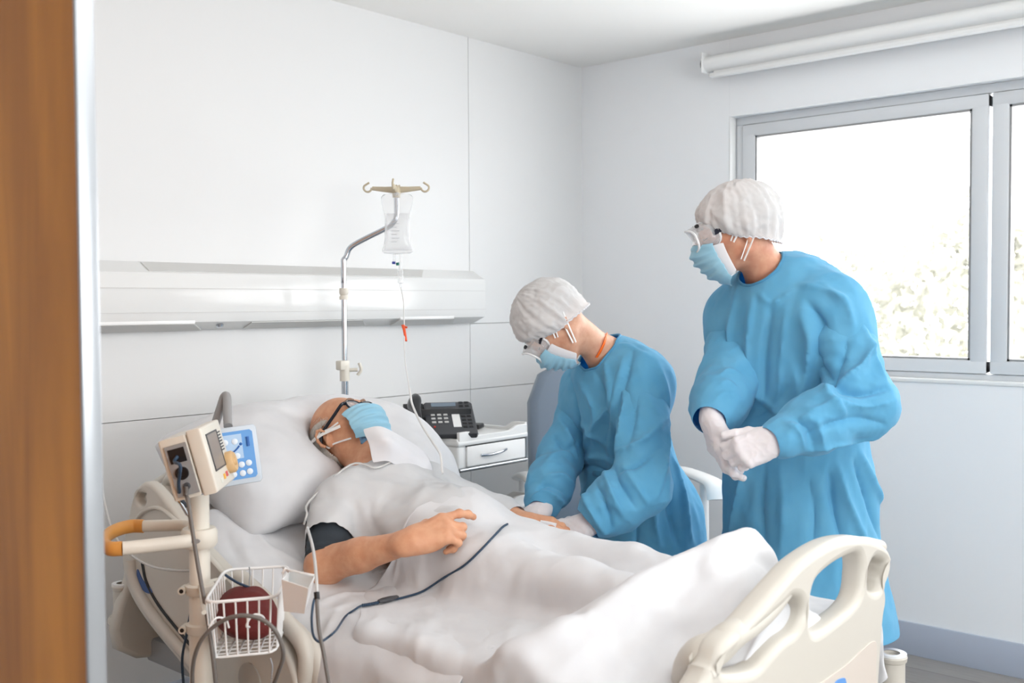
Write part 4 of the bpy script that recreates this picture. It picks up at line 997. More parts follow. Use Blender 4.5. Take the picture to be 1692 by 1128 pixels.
# ------------------------------------------------------------------ people: shared builders
M['skin_old'] = mat('skin_tanned', (220, 168, 134), rough=.5, sss=.06, vary=((200, 140, 106), 38, .28), bump=180, bump_s=.35, bump_d=.0012, detail=6)
M['skin'] = mat('skin', (222, 176, 148), rough=.5, sss=.06, vary=((204, 148, 120), 40, .28), bump=200, bump_s=.3, bump_d=.001, detail=6)
M['skin_man'] = mat('skin_ruddy', (218, 166, 136), rough=.5, sss=.06, vary=((196, 130, 104), 34, .3), bump=200, bump_s=.35, bump_d=.001, detail=6)
M['glove'] = mat('latex_glove', (224, 219, 221), rough=.5, sss=.05, bump=60, bump_s=.15, bump_d=.001)
M['maskb'] = cloth_mat('mask_blue', (176, 222, 240), (158, 212, 236), translucent=.2, tcol=(160, 214, 238))
M['maskw'] = cloth_mat('mask_white', (240, 240, 242), (232, 232, 236), translucent=.15)
M['strapw'] = mat('strap_white', (242, 242, 240), rough=.6)
M['gown'] = cloth_mat('gown_blue', (122, 196, 230), (106, 184, 222), translucent=.30, tcol=(70, 176, 232), vs_=14, con=.3, crease=(5.5, .016, .8, (1, 1, .5)))
M['gcuff'] = cloth_mat('cuff_blue', (96, 166, 204), (84, 154, 194), translucent=.2, tcol=(60, 160, 220))
M['cap'] = cloth_mat('bouffant_white', (248, 248, 248), (242, 242, 242), translucent=.45, rough=.7, crease=(14, .012, .9))
M['goggle'] = clear_mat('goggle_clear', (246, 248, 250), clear=.78, rough=.12, gloss=.8)
M['lens'] = clear_mat('goggle_lens', (240, 244, 248), clear=.94, rough=.03, gloss=.9)
M['linen'] = cloth_mat('white_linen', (232, 233, 235), (226, 227, 230), translucent=.14, vs_=20, crease=(4.5, .012, .6))
M['pgown'] = cloth_mat('patient_gown_white', (226, 227, 228), (219, 220, 222), translucent=.2, vs_=20, crease=(7, .010, .7))

def hand(f, W, d, n, left, curls, thumb, s=1.0, spread=1.0, fat=1.0):
    """five-fingered hand on field f: W wrist, d towards the fingers, n = back of the hand; returns joint positions"""
    d = unit(d); n = unit(n-d*(n@d)); t = np.cross(d, n) if left else np.cross(n, d); W = np.array(W)
    def pt(a, b_, c): return W+s*(a*d+b_*t+c*n)
    bases = [(.088, .030), (.092, .010), (.088, -.011), (.080, -.030)]
    lens = [(.043, .026, .021), (.047, .030, .022), (.043, .028, .021), (.034, .021, .018)]
    rad = [.0092, .0094, .0088, .0078]
    tips = []
    f.cap(pt(-.012, 0, 0), pt(.012, 0, 0), .031*s*fat, .030*s*fat, flat=.70, axis=n, k=.02)
    for i, ((a, b_), L, r) in enumerate(zip(bases, lens, rad)):
        f.cap(pt(.012, b_*.55, 0), pt(a-.004, b_, .002), .0165*s*fat, .0120*s*fat, k=.018)
        p = pt(a, b_, .001); ang = 0; sp = (1.5-i)*.06*spread
        for j in range(3):
            ang += math.radians(curls[i][j]); dr = unit(d*math.cos(ang)-n*math.sin(ang)+t*sp*math.cos(ang))
            q = p+dr*L[j]*s; f.cap(p, q, r*s*fat*(1.08-.07*j), r*s*fat*(1.0-.08*j), k=.006 if j else .010)
            if j: f.ell(p, (r*s*fat*1.13,)*3, k=.004)
            p = q
        tips.append(p)
    # thumb leaves the side of the palm near its base
    a0 = pt(.018, .020, -.006); a1 = pt(.050, .042, -.016); f.cap(a0, a1, .0175*s*fat, .0130*s*fat, k=.016)
    td = unit(d*thumb[0]+t*thumb[1]+n*thumb[2]); a2 = a1+td*.034*s; td2 = unit(td+.35*(unit(d*thumb[3]+t*thumb[4]+n*thumb[5])))
    a3 = a2+td2*.028*s; f.cap(a1, a2, .0122*s*fat, .0105*s*fat, k=.008); f.cap(a2, a3, .0108*s*fat, .0090*s*fat, k=.005)
    tips.append(a3); f.ell(pt(.045, -.012, -.010), (.034*s, .026*s, .016*s), (d, t, n), k=.018)
    return tips

def head(f, Hc, n, c, s=1.0, neck=None, nr=(.052, .058)):
    """skull, jaw, nose, ears on field f; n = where the face points, c = crown direction"""
    n = unit(n); c = unit(c-n*(c@n)); r = np.cross(n, c); X = (r, n, c)
    P = lambda a, b_, z: Hc+s*(a*r+b_*n+z*c)
    f.ell(P(0, -.018, .030), (.076*s, .098*s, .092*s), X, k=.03)
    f.ell(P(0, .030, -.018), (.060*s, .062*s, .085*s), X, k=.03)
    for q in (-1, 1):
        f.cap(P(q*.050, .0, -.058), P(q*.014, .070, -.098), .022*s, .019*s, k=.03)
        f.cap(P(q*.046, .052, -.020), P(q*.056, .02, -.018), .018*s, .018*s, k=.025)
    f.cap(P(-.034, .083, .030), P(.034, .083, .030), .013*s, k=.02)
    f.cap(P(-.012, .082, -.100), P(.012, .082, -.100), .017*s, k=.02)
    f.cap(P(0, .092, .012), P(0, .116, -.030), .0085*s, .0125*s, k=.014)
    for q in (-1, 1): f.ell(P(q*.013, .102, -.036), (.010*s, .013*s, .009*s), X, k=.008)
    f.cap(P(-.018, .091, -.062), P(.018, .091, -.062), .0085*s, k=.008); f.cap(P(-.015, .090, -.074), P(.015, .090, -.074), .009*s, k=.008)
    for q in (-1, 1):
        f.ell(P(q*.032, .076, .004), (.0155*s, .0135*s, .0115*s), X, k=.006)
        # ear: outer rim, bowl and lobe
        ec = P(q*.076, -.018, -.012)
        f.ell(ec, (.008*s, .017*s, .028*s), (unit(r*q*.9-n*.35), unit(n*.95+r*q*.3), c), k=.008)
        arc = [ec+s*(q*.007*r*1.3+n*(-.004+.019*math.cos(a))+c*(.003+.030*math.sin(a))) for a in np.radians([-70, -30, 10, 50, 90, 130, 170, 210, 240])]
        arc = [p-n*.004*s+r*q*.002*s for p in arc]
        for a, b_ in zip(arc, arc[1:]): f.cap(a, b_, .0046*s, k=.004)
        f.ell(ec+s*(n*.001-c*.030+r*q*.006), (.006*s, .009*s, .010*s), X, k=.006)
        f.sub(ec+s*(q*.012*r+n*.004+c*.002), (.006*s, .008*s, .013*s), X, k=.005)
    if neck is not None: f.cap(P(0, -.022, -.050), neck, nr[0]*s, nr[1]*s, k=.035)
    return P, r, n, c

def mask_pts(P, az, z0, z1, w, off, nu=25, nv=17, pleat=.0022, fn=None):
    """mask surface across the lower face"""
    zt = [(.02, .098), (.0, .109), (-.015, .121), (-.03, .131), (-.045, .131), (-.065, .124), (-.09, .112), (-.11, .100), (-.13, .078), (-.15, .05)]
    zt = zt[::-1]; zz = [a for a, _ in zt]; dd = [b for _, b in zt]
    V, Q = [], []
    for j in range(nv):
        v = j/(nv-1)
        for i in range(nu):
            u = 2*i/(nu-1)-1; a = math.radians(az)*u
            z = z0+(z1-z0)*v; z = z+(-.045-z)*.28*abs(u)**1.6      # narrows to the sides
            dpt = np.interp(z, zz, dd); back = .018
            y = back+(dpt-back)*math.cos(a)**.8+off; x = (w+off)*math.sin(a)/math.sin(math.radians(az)) if False else (w+off)*math.sin(a)
            pl = pleat*math.cos(u*1.4)*(1 if (v*6) % 1 > .5 else -1)*(.4+.6*math.sin(PI*v))
            V.append(P(x, y+pl, z)); 
    for j in range(nv-1):
        for i in range(nu-1): Q.append((j*nu+i, j*nu+i+1, (j+1)*nu+i+1, (j+1)*nu+i))
    return V, Q

def bvh(objs):
    from mathutils.bvhtree import BVHTree
    V, F = [], []
    for o in objs:
        off = len(V); w = world_loc(o); V += [v.co+w for v in o.data.vertices]; F += [tuple(off+i for i in p.vertices) for p in o.data.polygons]
    return BVHTree.FromPolygons(V, F)
def on(tree_, px, py, lift=.004):
    r = cF + (px-846)/FPX*cR - (py-564)/FPX*cU; L = np.linalg.norm(r); d = Vector(r/L)
    h = tree_.ray_cast(Vector(CAM), d, 9)
    if h[0] is None: return None
    return np.array(h[0])+np.array(h[1] if h[1].dot(d) < 0 else -h[1])*lift

# ------------------------------------------------------------------ patient
PX = -2.23
Hc = np.array([-2.205, -.815, 1.048]); hn = unit((.16, -.64, .75)); hc = unit((.0, .77, .64))
nk = np.array([-2.215, -.985, .955])
fb_ = SDF(.04)   # body field (everything skin)
HP, hr_, hn, hc = head(fb_, Hc, hn, hc, .96, neck=nk, nr=(.056, .062))
tn = unit((0, -.36, .93)); tu = unit((0, .93, .36))
Sh = np.array([PX, -1.03, .868])
def torso(f, g=0.0, legs=True):
    f.cap(Sh-np.array([.13, 0, 0]), Sh+np.array([.13, 0, 0]), .085+g, flat=.95, axis=tn, k=.06)
    f.cap(Sh-tu*.03, np.array([PX, -1.22, .812]), .155+g, .150+g, flat=.62, axis=tn, k=.07)
    f.ell((PX, -1.26, .835), (.140+g, .16+g, .090+g), k=.06)
    f.cap((PX, -1.28, .79), (PX, -1.46, .768), .145+g, .145+g, flat=.56, axis=(0, 0, 1), k=.07)
torso(fb_)
fb_.cap(nk, Sh+np.array([0, .01, .03]), .07, .08, k=.05)
def legs(f, g=0.0):
    for q in (-1, 1):
        hip = np.array([PX+q*.09, -1.46, .768]); kn = np.array([PX+q*.10, -1.80, .775]); an = np.array([PX+q*.09, -2.08, .745])
        f.cap(hip, kn, .072+g, .054+g, k=.05); f.cap(kn, an, .052+g, .038+g, k=.03); f.ell(kn+(an-kn)*.3-np.array([0, 0, .01]), (.05+g, .09+g, .05+g), k=.03)
        f.cap(an+np.array([0, -.03, -.01]), np.array([PX+q*.08, -2.125, .850]), .034+g, .030+g, k=.03)
        f.ell((PX+q*.08, -2.13, .862), (.040+g, .028+g, .030+g), k=.02)
legs(fb_, -.022)
RSh = np.array([PX-.175, -1.02, .890]); REl = np.array([-2.535, -1.135, .765]); RW = atx(678, 895, -2.49)
def rarm(f, g=0.0):
    f.cap(RSh, REl, .056+g, .045+g, k=.04); f.cap(REl, REl+(RW-REl)*.45, .046+g, .042+g, k=.012); f.cap(REl+(RW-REl)*.4, RW, .042+g, .027+g, k=.012)
    f.ell(REl+np.array([-.004, .004, -.006]), (.046, .046, .042), k=.03)
rarm(fb_)
viewup = unit(cU*.75-cF*.62)
RH = hand(fb_, RW, unit(cR*.86+cU*.30+cF*.20), viewup, False, [(14, 26, 16), (44, 70, 40), (48, 76, 42), (52, 80, 42)], (.9, .2, -.8, 1, -.3, -.4), s=1.06)
LSh = np.array([PX+.175, -1.02, .885]); LEl = np.array([-1.905, -1.16, .80]); LW = atx(868, 863, -1.93)
fb_.cap(LSh, LEl, .054, .043, k=.04); fb_.cap(LEl, LW, .043, .026, k=.03)
LH = hand(fb_, LW, unit(atx(925, 874, -1.90)-LW), unit(cU*.8-cF*.5), True, [(15, 20, 12), (18, 22, 12), (20, 24, 14), (24, 26, 16)], (1, .25, -.3, 1, .1, -.2), s=.92)
# veins and tendons of the resting hand come from thin ridges
_d = unit(cR*.86+cU*.30+cF*.20); _n = unit(viewup-_d*(viewup@_d)); _t = np.cross(_n, _d)
for o_ in (.022, .008, -.008, -.022):
    fb_.cap(RW+_d*.018+_t*o_*.4+_n*.0145, RW+_d*.078+_t*o_*1.15+_n*.0115, .0028, .0034, k=.007)
pat = thing('person', 'elderly patient with white hair and glasses lying in bed in a face mask', 'person', tuple(np.array([PX, -1.3, .71])))
V, Q = fb_.mesh(.0032)
body = from_np('body', V, Q, M['skin_old'], pat)
bodyT = bvh([body])

# hospital gown with short sleeves
fg = SDF(.05); torso(fg, .016); fg.cap(nk+np.array([0, -.02, -.02]), Sh+np.array([0, .01, .03]), .078, .095, k=.05)
fg.cap(RSh, RSh+(REl-RSh)*.52, .074, .082, k=.05); fg.cap(LSh, LEl, .074, .066, k=.05); fg.cap(LEl, LEl+(LW-LEl)*.5, .062, .050, k=.04)
for q in (-1, 1): fg.cap((PX+q*.09, -1.45, .785), (PX+q*.10, -1.60, .79), .098, .09, k=.05)
V, Q = fg.mesh(.0105)
rd = unit(REl-RSh); ld = unit(LEl-LSh); nd = unit(hc*.6+np.array([0, .7, .35]))
keep = ((V-(RSh+rd*.090))@rd < 0) | (V[:, 0] > RSh[0]+.02)
ldw = unit(LW-LEl); keep &= ((V-(LEl+(LW-LEl)*.42))@ldw < 0) | (V[:, 0] < LSh[0]-.02)
keep &= ~(((V-(nk+np.array([0, -.005, .0])))@nd > 0) & (np.abs(V[:, 0]-PX) < .12)); keep &= V[:, 1] > -1.56
V, Q, _ = clean(V, Q, keep)
def mattf(P): z = mz(P[:, 1]); return (P[:, 2]-z)*.93
def colp(P):
    f1 = np.minimum(fb_.ev(P), mattf(P)); return np.minimum(f1, SDF.one(('c', RSh+(REl-RSh)*.36, RSh+(REl-RSh)*.9, .063, .058, None, None, None), P))
_c0 = RSh+(REl-RSh)*.36
lo, hi = np.array([-2.75, -2.4, .60]), np.array([-1.7, -.8, 1.2])
G1 = Grid(colp, lo, hi, .015)
pin = ((V-(nk+np.array([0, -.02, 0])))@nd > -.012) & (np.abs(V[:, 0]-PX) < .13)
V = drape(V, Q, lambda m_, d_: 1.10, pin, G1, iters=150, g=(0, 0, -.0005), bend=.06, eps=.006, seed=3, jit=.003)
V = folds(V, Q, [([(590, 800), (600, 850), (620, 890)], 9, 14), ([(600, 800), (585, 850), (600, 890)], -7, 14), ([(640, 790), (620, 840), (640, 880)], 7, 16),
    ([(560, 778), (640, 800), (720, 812)], 6, 12), ([(600, 815), (680, 830), (760, 835)], -6, 16), ([(690, 780), (700, 810), (670, 850)], 6, 14), ([(730, 790), (760, 815), (800, 840)], 7, 14),
    ([(505, 790), (500, 820), (497, 850)], -5, 9), ([(520, 785), (518, 820), (516, 850)], 6, 9), ([(538, 785), (542, 815), (548, 845)], -5, 8), ([(640, 870), (700, 848), (770, 838)], 5, 10),
    ([(570, 870), (640, 850), (720, 800)], 5, 14)])
V = crumple(V, Q, .005, 8, seed=4); V = crumple(V, Q, .002, 18, seed=24)
gw = from_np('hospital_gown', V, Q, M['pgown'], pat, sub=1, solid=.0015)

# blood pressure cuff on the near arm
t0 = .46; A0 = RSh+(REl-RSh)*t0; A1 = RSh+(REl-RSh)*.98
b = MB(); ax_ = unit(A1-A0)
pts = [A0-ax_*.004, A0, A0+(A1-A0)*.3, A0+(A1-A0)*.7, A1-ax_*.01, A1]
b.tube(smooth_path(pts, 4), [.061-.006*i/20+.001*math.sin(i*1.3) for i in range(21)], n=40, cap=False); b.build('blood_pressure_cuff', mat('cuff_charcoal', (44, 52, 60), rough=.75, bump=400, bump_s=.3), pat, solid=.004)

# hair: short white fringe round the back of a bald crown
fh = SDF(.02); fh.ell(HP(0, -.030, .012), (.080, .094, .082), (hr_, hn, hc)); fh.ell(HP(0, -.050, -.038), (.064, .05, .05), (hr_, hn, hc)); 
V, Q = fh.mesh(.004)
L = np.stack([(V-Hc)@hr_, (V-Hc)@hn, (V-Hc)@hc], 1)
keepf = (L[:, 1] < .040-.45*(L[:, 2]-.0)) & (L[:, 2] < .084) & ~((np.abs(L[:, 0]) > .05) & (L[:, 1] > -.042) & (L[:, 2] < .022))
V, Q, _ = clean(V, Q, keepf)
V = V+np.array([[noise.noise(Vector(v*70))*.0022]*3 for v in V])*0+0
hairm = mat('white_hair', (242, 238, 232), rough=.6, vary=((214, 206, 196), 120, .25), bump=260, bump_s=.6, bump_d=.003)
hair = from_np('hair', V, Q, hairm, pat, solid=.002)
# strands
rs = np.random.default_rng(5); Vs, Qs = [], []
Pk = V[rs.integers(0, len(V), 4200)]; Lk = np.stack([(Pk-Hc)@hr_, (Pk-Hc)@hn, (Pk-Hc)@hc], 1)
Nk = Lk/np.array([.080**2, .094**2, .082**2]); Nk = Nk[:, :1]*hr_+Nk[:, 1:2]*hn+Nk[:, 2:3]*hc; Nk /= np.linalg.norm(Nk, axis=1, keepdims=True)
dn = -hc*.75-hn*.6; tg = dn-(Nk@dn)[:, None]*Nk; tg /= np.linalg.norm(tg, axis=1, keepdims=True)
tg = tg+rs.normal(0, .22, tg.shape); sw = np.cross(tg, Nk); sw /= np.linalg.norm(sw, axis=1, keepdims=True)
l_ = (.012+.018*rs.random(len(Pk)))[:, None]; w_ = .0006
a0 = Pk+Nk*.001; a1 = Pk+tg*l_*.5+Nk*(.0025+.003*rs.random((len(Pk), 1))); a2 = Pk+tg*l_+Nk*.0025
V = np.stack([a0-sw*w_, a0+sw*w_, a1-sw*w_, a1+sw*w_, a2, a2+sw*w_*.2], 1).reshape(-1, 3)
i6 = np.arange(len(Pk))*6; Q = np.concatenate([np.stack([i6, i6+1, i6+3, i6+2], 1), np.stack([i6+2, i6+3, i6+5, i6+4], 1)])
o = from_np('hair_strand', V, Q, hairm, hair); o['kind'] = 'stuff'

# glasses
gl = bpy.data.objects.new('glasses', None); COL.objects.link(gl); gl.parent = pat; gl.location = Vector(HP(0, .1, .01))-world_loc(pat)
fr = mat('glasses_frame', (22, 30, 42), rough=.3, coat=.4)
b = MB()
def rim(q):
    out = []
    for a in np.radians(np.arange(0, 360, 15)):
        x = .027*math.copysign(abs(math.cos(a))**.75, math.cos(a)); z = .0185*math.copysign(abs(math.sin(a))**.8, math.sin(a)); z += .003*(x*q/.027)
        out.append(HP(q*.033+x, .103-.20*abs(q*.033+x)**1.0*.5, .008+z))
    return out
for q in (-1, 1): b.tube(rim(q), .0024, n=8, closed=True, flat=(1.5, 1))
b.tube(smooth_path([HP(-.009, .103, .014), HP(0, .106, .017), HP(.009, .103, .014)], 4), .0022)
b.build('frame', fr, gl)
for q in (-1, 1):
    b = MB(); b.tube(smooth_path([HP(q*.060, .096, .018), HP(q*.073, .090, .018), HP(q*.078, .05, .013), HP(q*.083, .01, .008), HP(q*.084, -.022, .004), HP(q*.082, -.045, -.014)], 5), .0025, n=8, flat=(1.9, .7)); b.build('temple_arm', fr, gl)
    R_ = rim(q); c_ = np.mean(R_, 0); V = [c_]+[c_+(p-c_)*.97 for p in R_]; Q = [(0, i+1, (i+1) % len(R_)+1) for i in range(len(R_))]
    from_np('lens', V, Q, M['lens'], gl, solid=.0015)
for q in (-1, 1):
    b = MB(); b.tube(smooth_path([HP(q*.018, .094, .003), HP(q*.032, .0925, -.001), HP(q*.046, .084, .002)], 4), .0012, n=6); b.tube(smooth_path([HP(q*.016, .098, .032), HP(q*.034, .097, .037), HP(q*.050, .086, .031)], 4), .003, n=6, flat=(1.4, .6)); b.build('eyelid_and_brow', mat('brow_grey', (150, 120, 100), rough=.8), pat)
# face mask with pleats, straps
V, Q = mask_pts(HP, 66, -.125, .006, .080, .007, nv=31, pleat=.0045)
rv = np.random.default_rng(2); V = [np.array(v)+hn*.0035*noise.noise(Vector(np.array(v)*45)) for v in V]
mk = from_np('face_mask', V, Q, M['maskb'], pat, sub=1, solid=.0012)
b = MB()
for q in (-1, 1):
    b.tube(smooth_path([HP(q*.074, .045, -.012), HP(q*.080, .01, -.004), HP(q*.086, -.025, .012), HP(q*.084, -.045, -.008), HP(q*.080, -.03, -.046)], 5), .0016, n=6, flat=(1.6, .6))
    b.tube(smooth_path([HP(q*.070, .048, -.082), HP(q*.077, .02, -.066), HP(q*.082, -.01, -.050), HP(q*.080, -.03, -.046)], 5), .0016, n=6, flat=(1.6, .6))
b.tube(smooth_path([HP(-.082, .047, -.030), HP(-.090, .0, -.012), HP(-.094, -.04, .006), HP(-.078, -.085, .022), HP(-.03, -.118, .03), HP(.03, -.118, .03), HP(.078, -.085, .022), HP(.090, -.02, 0), HP(.080, .047, -.03)], 6), .003, n=8, flat=(1.7, .5))
b.build('strap', M['strapw'], mk)
# clear blue-tinted inner oxygen cup and the white paper bib tucked under the chin
V, Q = mask_pts(HP, 62, -.145, -.075, .070, .000, nu=17, nv=9, pleat=0)
from_np('oxygen_cup', V, Q, clear_mat('cup_blue', (120, 180, 226), clear=.35, rough=.15), mk, solid=.001)
def patch(name, cor, m, parent, n=22, sag=0, seed=0, amp=.006, fr=16, sub=1, lift=None):
    """loose cloth sheet spanned between rows of points"""
    R_ = [smooth_path(r, 6) for r in cor]; k = len(R_[0]); cols = [smooth_path([R_[j][i] for j in range(len(R_))], 6) for i in range(k)]
    m_ = len(cols[0]); V, Q = [], []
    for i in range(k):
        for j in range(m_):
            p = np.array(cols[i][j]); V.append(p+amp*np.array([noise.noise(Vector(p*fr)+Vector((seed, 0, 0))), noise.noise(Vector(p*fr)+Vector((0, seed+5, 0))), noise.noise(Vector(p*fr)+Vector((0, 0, seed+9)))]))
    for i in range(k-1):
        for j in range(m_-1): Q.append((i*m_+j, i*m_+j+1, (i+1)*m_+j+1, (i+1)*m_+j))
    return from_np(name, V, Q, m, parent, sub=sub, solid=.0012)
bib = [[at(600, 707, 2.90), at(630, 703, 2.90), at(668, 722, 2.95), at(700, 745, 3.02)], [at(610, 735, 2.86), at(640, 728, 2.86), at(672, 745, 2.92), at(712, 765, 3.0)], [at(616, 765, 2.86), at(645, 765, 2.87), at(680, 775, 2.93), at(718, 790, 3.0)]]
patch('paper_bib', bib, M['maskw'], pat, amp=.010, seed=3)

# ------------------------------------------------------------------ pillow
def box_cloth(nx, ny, fn):
    V, Q = [], []
    top = {}; bot = {}
    for i in range(nx+1):
        for j in range(ny+1):
            u, v = 2*i/nx-1, 2*j/ny-1; e = i in (0, nx) or j in (0, ny)
            top[i, j] = len(V); V.append(fn(u, v, 1))
            if e: bot[i, j] = top[i, j]
            else: bot[i, j] = len(V); V.append(fn(u, v, -1))
    for i in range(nx):
        for j in range(ny):
            Q.append((top[i, j], top[i+1, j], top[i+1, j+1], top[i, j+1])); Q.append((bot[i, j], bot[i, j+1], bot[i+1, j+1], bot[i+1, j]))
    return np.array(V), np.array(Q)
pcn = np.array([-2.20, -.635, .990]); pu = np.array([1, 0, 0.]); pv = unit((0, .90, .42)); pw = np.cross(pu, pv)
def pf(u, v, s):
    h = max(0, (1-abs(u)**3.2)*(1-abs(v)**3.0))**.5
    return pcn+pu*u*(.40-.02*abs(v)**3)+pv*v*(.215-.015*abs(u)**3)+pw*s*h*.10
V, Q = box_cloth(64, 44, pf)
def colpil(P): return np.minimum(fb_.ev(P)-.004, mattf(P))
G2 = Grid(colpil, (-2.72, -1.05, .72), (-1.68, -.30, 1.30), .016)
V = drape(V, Q, 1.03, np.zeros(len(V), bool), G2, iters=130, inner=5, g=(0, 0, -.0003), press=.0007, bend=.08, eps=.006, seed=8, jit=.002, fric=.3)
V = folds(V, Q, [([(380, 700), (430, 712), (480, 725)], 6, 12), ([(500, 760), (470, 790), (430, 810)], -7, 14), ([(520, 770), (490, 800), (450, 822)], 7, 12), ([(400, 720), (440, 750), (500, 755)], -5, 16),
    ([(480, 700), (500, 720), (510, 745)], -6, 10), ([(640, 680), (690, 700), (720, 740)], 5, 12), ([(380, 760), (400, 790), (420, 815)], 6, 12)])
V = crumple(V, Q, .007, 6, seed=2); V = crumple(V, Q, .003, 14, seed=22)
pil = from_np('pillow', V, Q, M['linen'], None, sub=1); tag(pil, 'large white pillow under the patient\'s head on the raised backrest', 'pillow')

# ------------------------------------------------------------------ blanket over the legs
X0b, X1b, Y0b, Y1b = -2.99, -1.62, -2.262, -.93
nx, ny = 118, 116
gx = np.linspace(X0b, X1b, nx); gy = np.linspace(Y0b, Y1b, ny)
fl_ = SDF(.05); torso(fl_, .004); legs(fl_, .002); fl_.cap(LSh, LEl, .05, .04); pass
def tent(x, y):
    """the sheet is held up over the toes, with a ridge running to the near edge"""
    dx = np.maximum(np.abs(x-(PX+.02))-.07, 0); dy = y+2.12
    c1 = .925-np.where(dy > 0, .62*dy, -2.2*dy*-1*-1)-.9*dx-.35*np.minimum(dx, .05)
    c1 = .925-np.where(dy > 0, .60*dy, 1.6*-dy)-.95*dx
    a = np.array([PX-.04, -2.11]); b_ = np.array([-2.70, -1.90]); ab = b_-a; t = np.clip(((x-a[0])*ab[0]+(y-a[1])*ab[1])/(ab@ab), 0, 1)
    d = np.hypot(x-a[0]-t*ab[0], y-a[1]-t*ab[1]); c2 = .925-.155*t**.9-.85*np.sqrt(d*d+.0004)
    return np.where((np.abs(x+2.25) < .46), np.maximum(c1, c2), 0)
def colb(P):
    m1 = mattf(P); side = np.abs(P[:, 0]+2.25)-.442
    box = np.minimum(np.maximum(side, m1), 9); inn = (side > 0) & (m1 > 0); box = np.where(inn, np.sqrt(np.maximum(side, 0)**2+np.maximum(m1, 0)**2), box)
    return np.minimum(np.minimum(box, fl_.ev(P)), (P[:, 2]-tent(P[:, 0], P[:, 1]))*.72)
G3 = Grid(colb, (-3.05, -2.30, .38), (-1.55, -.88, 1.06), .016)
XX, YY = np.meshgrid(gx, gy, indexing='ij')
# the head edge of the blanket slants: low in the middle, up along the near side
ytop = np.interp(XX, [-3.0, -2.72, -2.60, -2.50, -2.42, -2.3, -2.1, -1.95, -1.6], [-1.40, -1.50, -1.34, -1.22, -1.24, -1.27, -1.30, -1.26, -1.20])+.012*np.sin(XX*31)
u_ = (YY-Y0b)/(Y1b-Y0b); YY = Y0b+(ytop-Y0b)*u_
zt_ = mz(YY).copy()
for z in np.arange(.68, 1.05, .008):
    f_, _g = G3(np.stack([np.clip(XX, -2.69, -1.81).ravel(), YY.ravel(), np.full(XX.size, z)], 1)); zt_ = np.where(f_.reshape(XX.shape) < .006, np.maximum(z, zt_), zt_)
for _ in range(30):
    zt_[1:-1, 1:-1] = np.maximum(zt_[1:-1, 1:-1], .25*(zt_[2:, 1:-1]+zt_[:-2, 1:-1]+zt_[1:-1, 2:]+zt_[1:-1, :-2]))
ov = np.maximum(np.abs(XX+2.25)-.445, 0); sg = np.sign(XX+2.25)
Xn = np.where(ov > 0, -2.25+sg*(.445+.02+.16*ov), XX); Zn = np.where(ov > 0, mz(YY)+.01-ov*.98, zt_+.012)
V = np.stack([Xn.ravel(), YY.ravel(), Zn.ravel()], 1)
ii, jj = np.meshgrid(np.arange(nx-1), np.arange(ny-1), indexing='ij'); a = (ii*ny+jj).ravel(); Q = np.stack([a, a+ny, a+ny+1, a+1], 1)
# start heights from the sampled surface under the slanted grid
f_, _g = G3(V)
pin = np.zeros(len(V), bool); jx = (np.arange(len(V)) % ny); pin[(jx == 0) & (np.abs(V[:, 0]+2.25) < .50)] = True
def sc_(m_, d_): 
    dd = np.abs(d_); along = dd[:, 1] > np.maximum(dd[:, 0], dd[:, 2]); return np.where(along, 1.006, 1.02)
V = drape(V, Q, sc_, pin, G3, iters=60, g=(0, 0, -.0003), bend=.05, eps=.008, seed=11, jit=.004, fric=.35, damp=.95)
BL_ = [([(1180, 905), (1140, 925), (1099, 946), (1056, 970), (985, 1013), (932, 1038), (886, 1064)], 24, 26), ([(1200, 915), (1150, 960), (1080, 1020), (1040, 1060)], -12, 22),
    ([(1230, 900), (1225, 960), (1200, 1040), (1180, 1100)], 8, 22), ([(805, 984), (868, 995), (925, 1009), (990, 1016)], -22, 20), ([(690, 988), (759, 990), (844, 998), (900, 1013), (960, 1020)], 10, 22),
    ([(724, 1010), (700, 1050), (690, 1110)], 8, 30), ([(860, 1025), (835, 1070), (815, 1120)], 11, 26), ([(800, 1020), (770, 1070), (755, 1115)], -7, 26),
    ([(1010, 1045), (960, 1075), (925, 1120)], 11, 22), ([(1085, 1040), (1050, 1080), (1020, 1128)], 10, 20),
    ([(700, 930), (680, 955), (650, 980)], 10, 12), ([(740, 915), (700, 938), (694, 968), (700, 985)], 12, 12), ([(800, 910), (750, 925), (710, 930)], 9, 11), ([(790, 925), (730, 950), (720, 975)], -9, 12),
    ([(770, 960), (810, 965), (815, 985)], 9, 14), ([(880, 920), (862, 950), (855, 990)], 6, 16), ([(835, 905), (850, 940), (840, 975)], -5, 16), ([(850, 880), (800, 900), (760, 905)], 6, 12),
    ([(960, 900), (1000, 930), (1060, 960)], 7, 16), ([(1100, 915), (1060, 935), (1000, 960), (940, 975)], 6, 16), ([(1060, 900), (1085, 915), (1100, 940)], -12, 10), ([(600, 960), (640, 950), (690, 915)], 9, 10), ([(600, 975), (640, 972), (690, 958)], -7, 10),
    ([(560, 968), (620, 985), (660, 985)], 8, 10), ([(1250, 900), (1290, 925), (1330, 945)], 6, 14), ([(1160, 1000), (1120, 1060), (1100, 1110)], -7, 20)]
V = folds(V, Q, [(p_, a_*(1.3 if abs(a_) > 13 else .9), w_*(1 if abs(a_) > 13 else 1.35)) for p_, a_, w_ in BL_])
V = crumple(V, Q, .005, 7, seed=6); V = crumple(V, Q, .0022, 16, seed=26)
row = np.where(((np.arange(len(V)) % ny) == 0) & (np.abs(V[:, 0]+2.25) < .43))[0]; prev = row
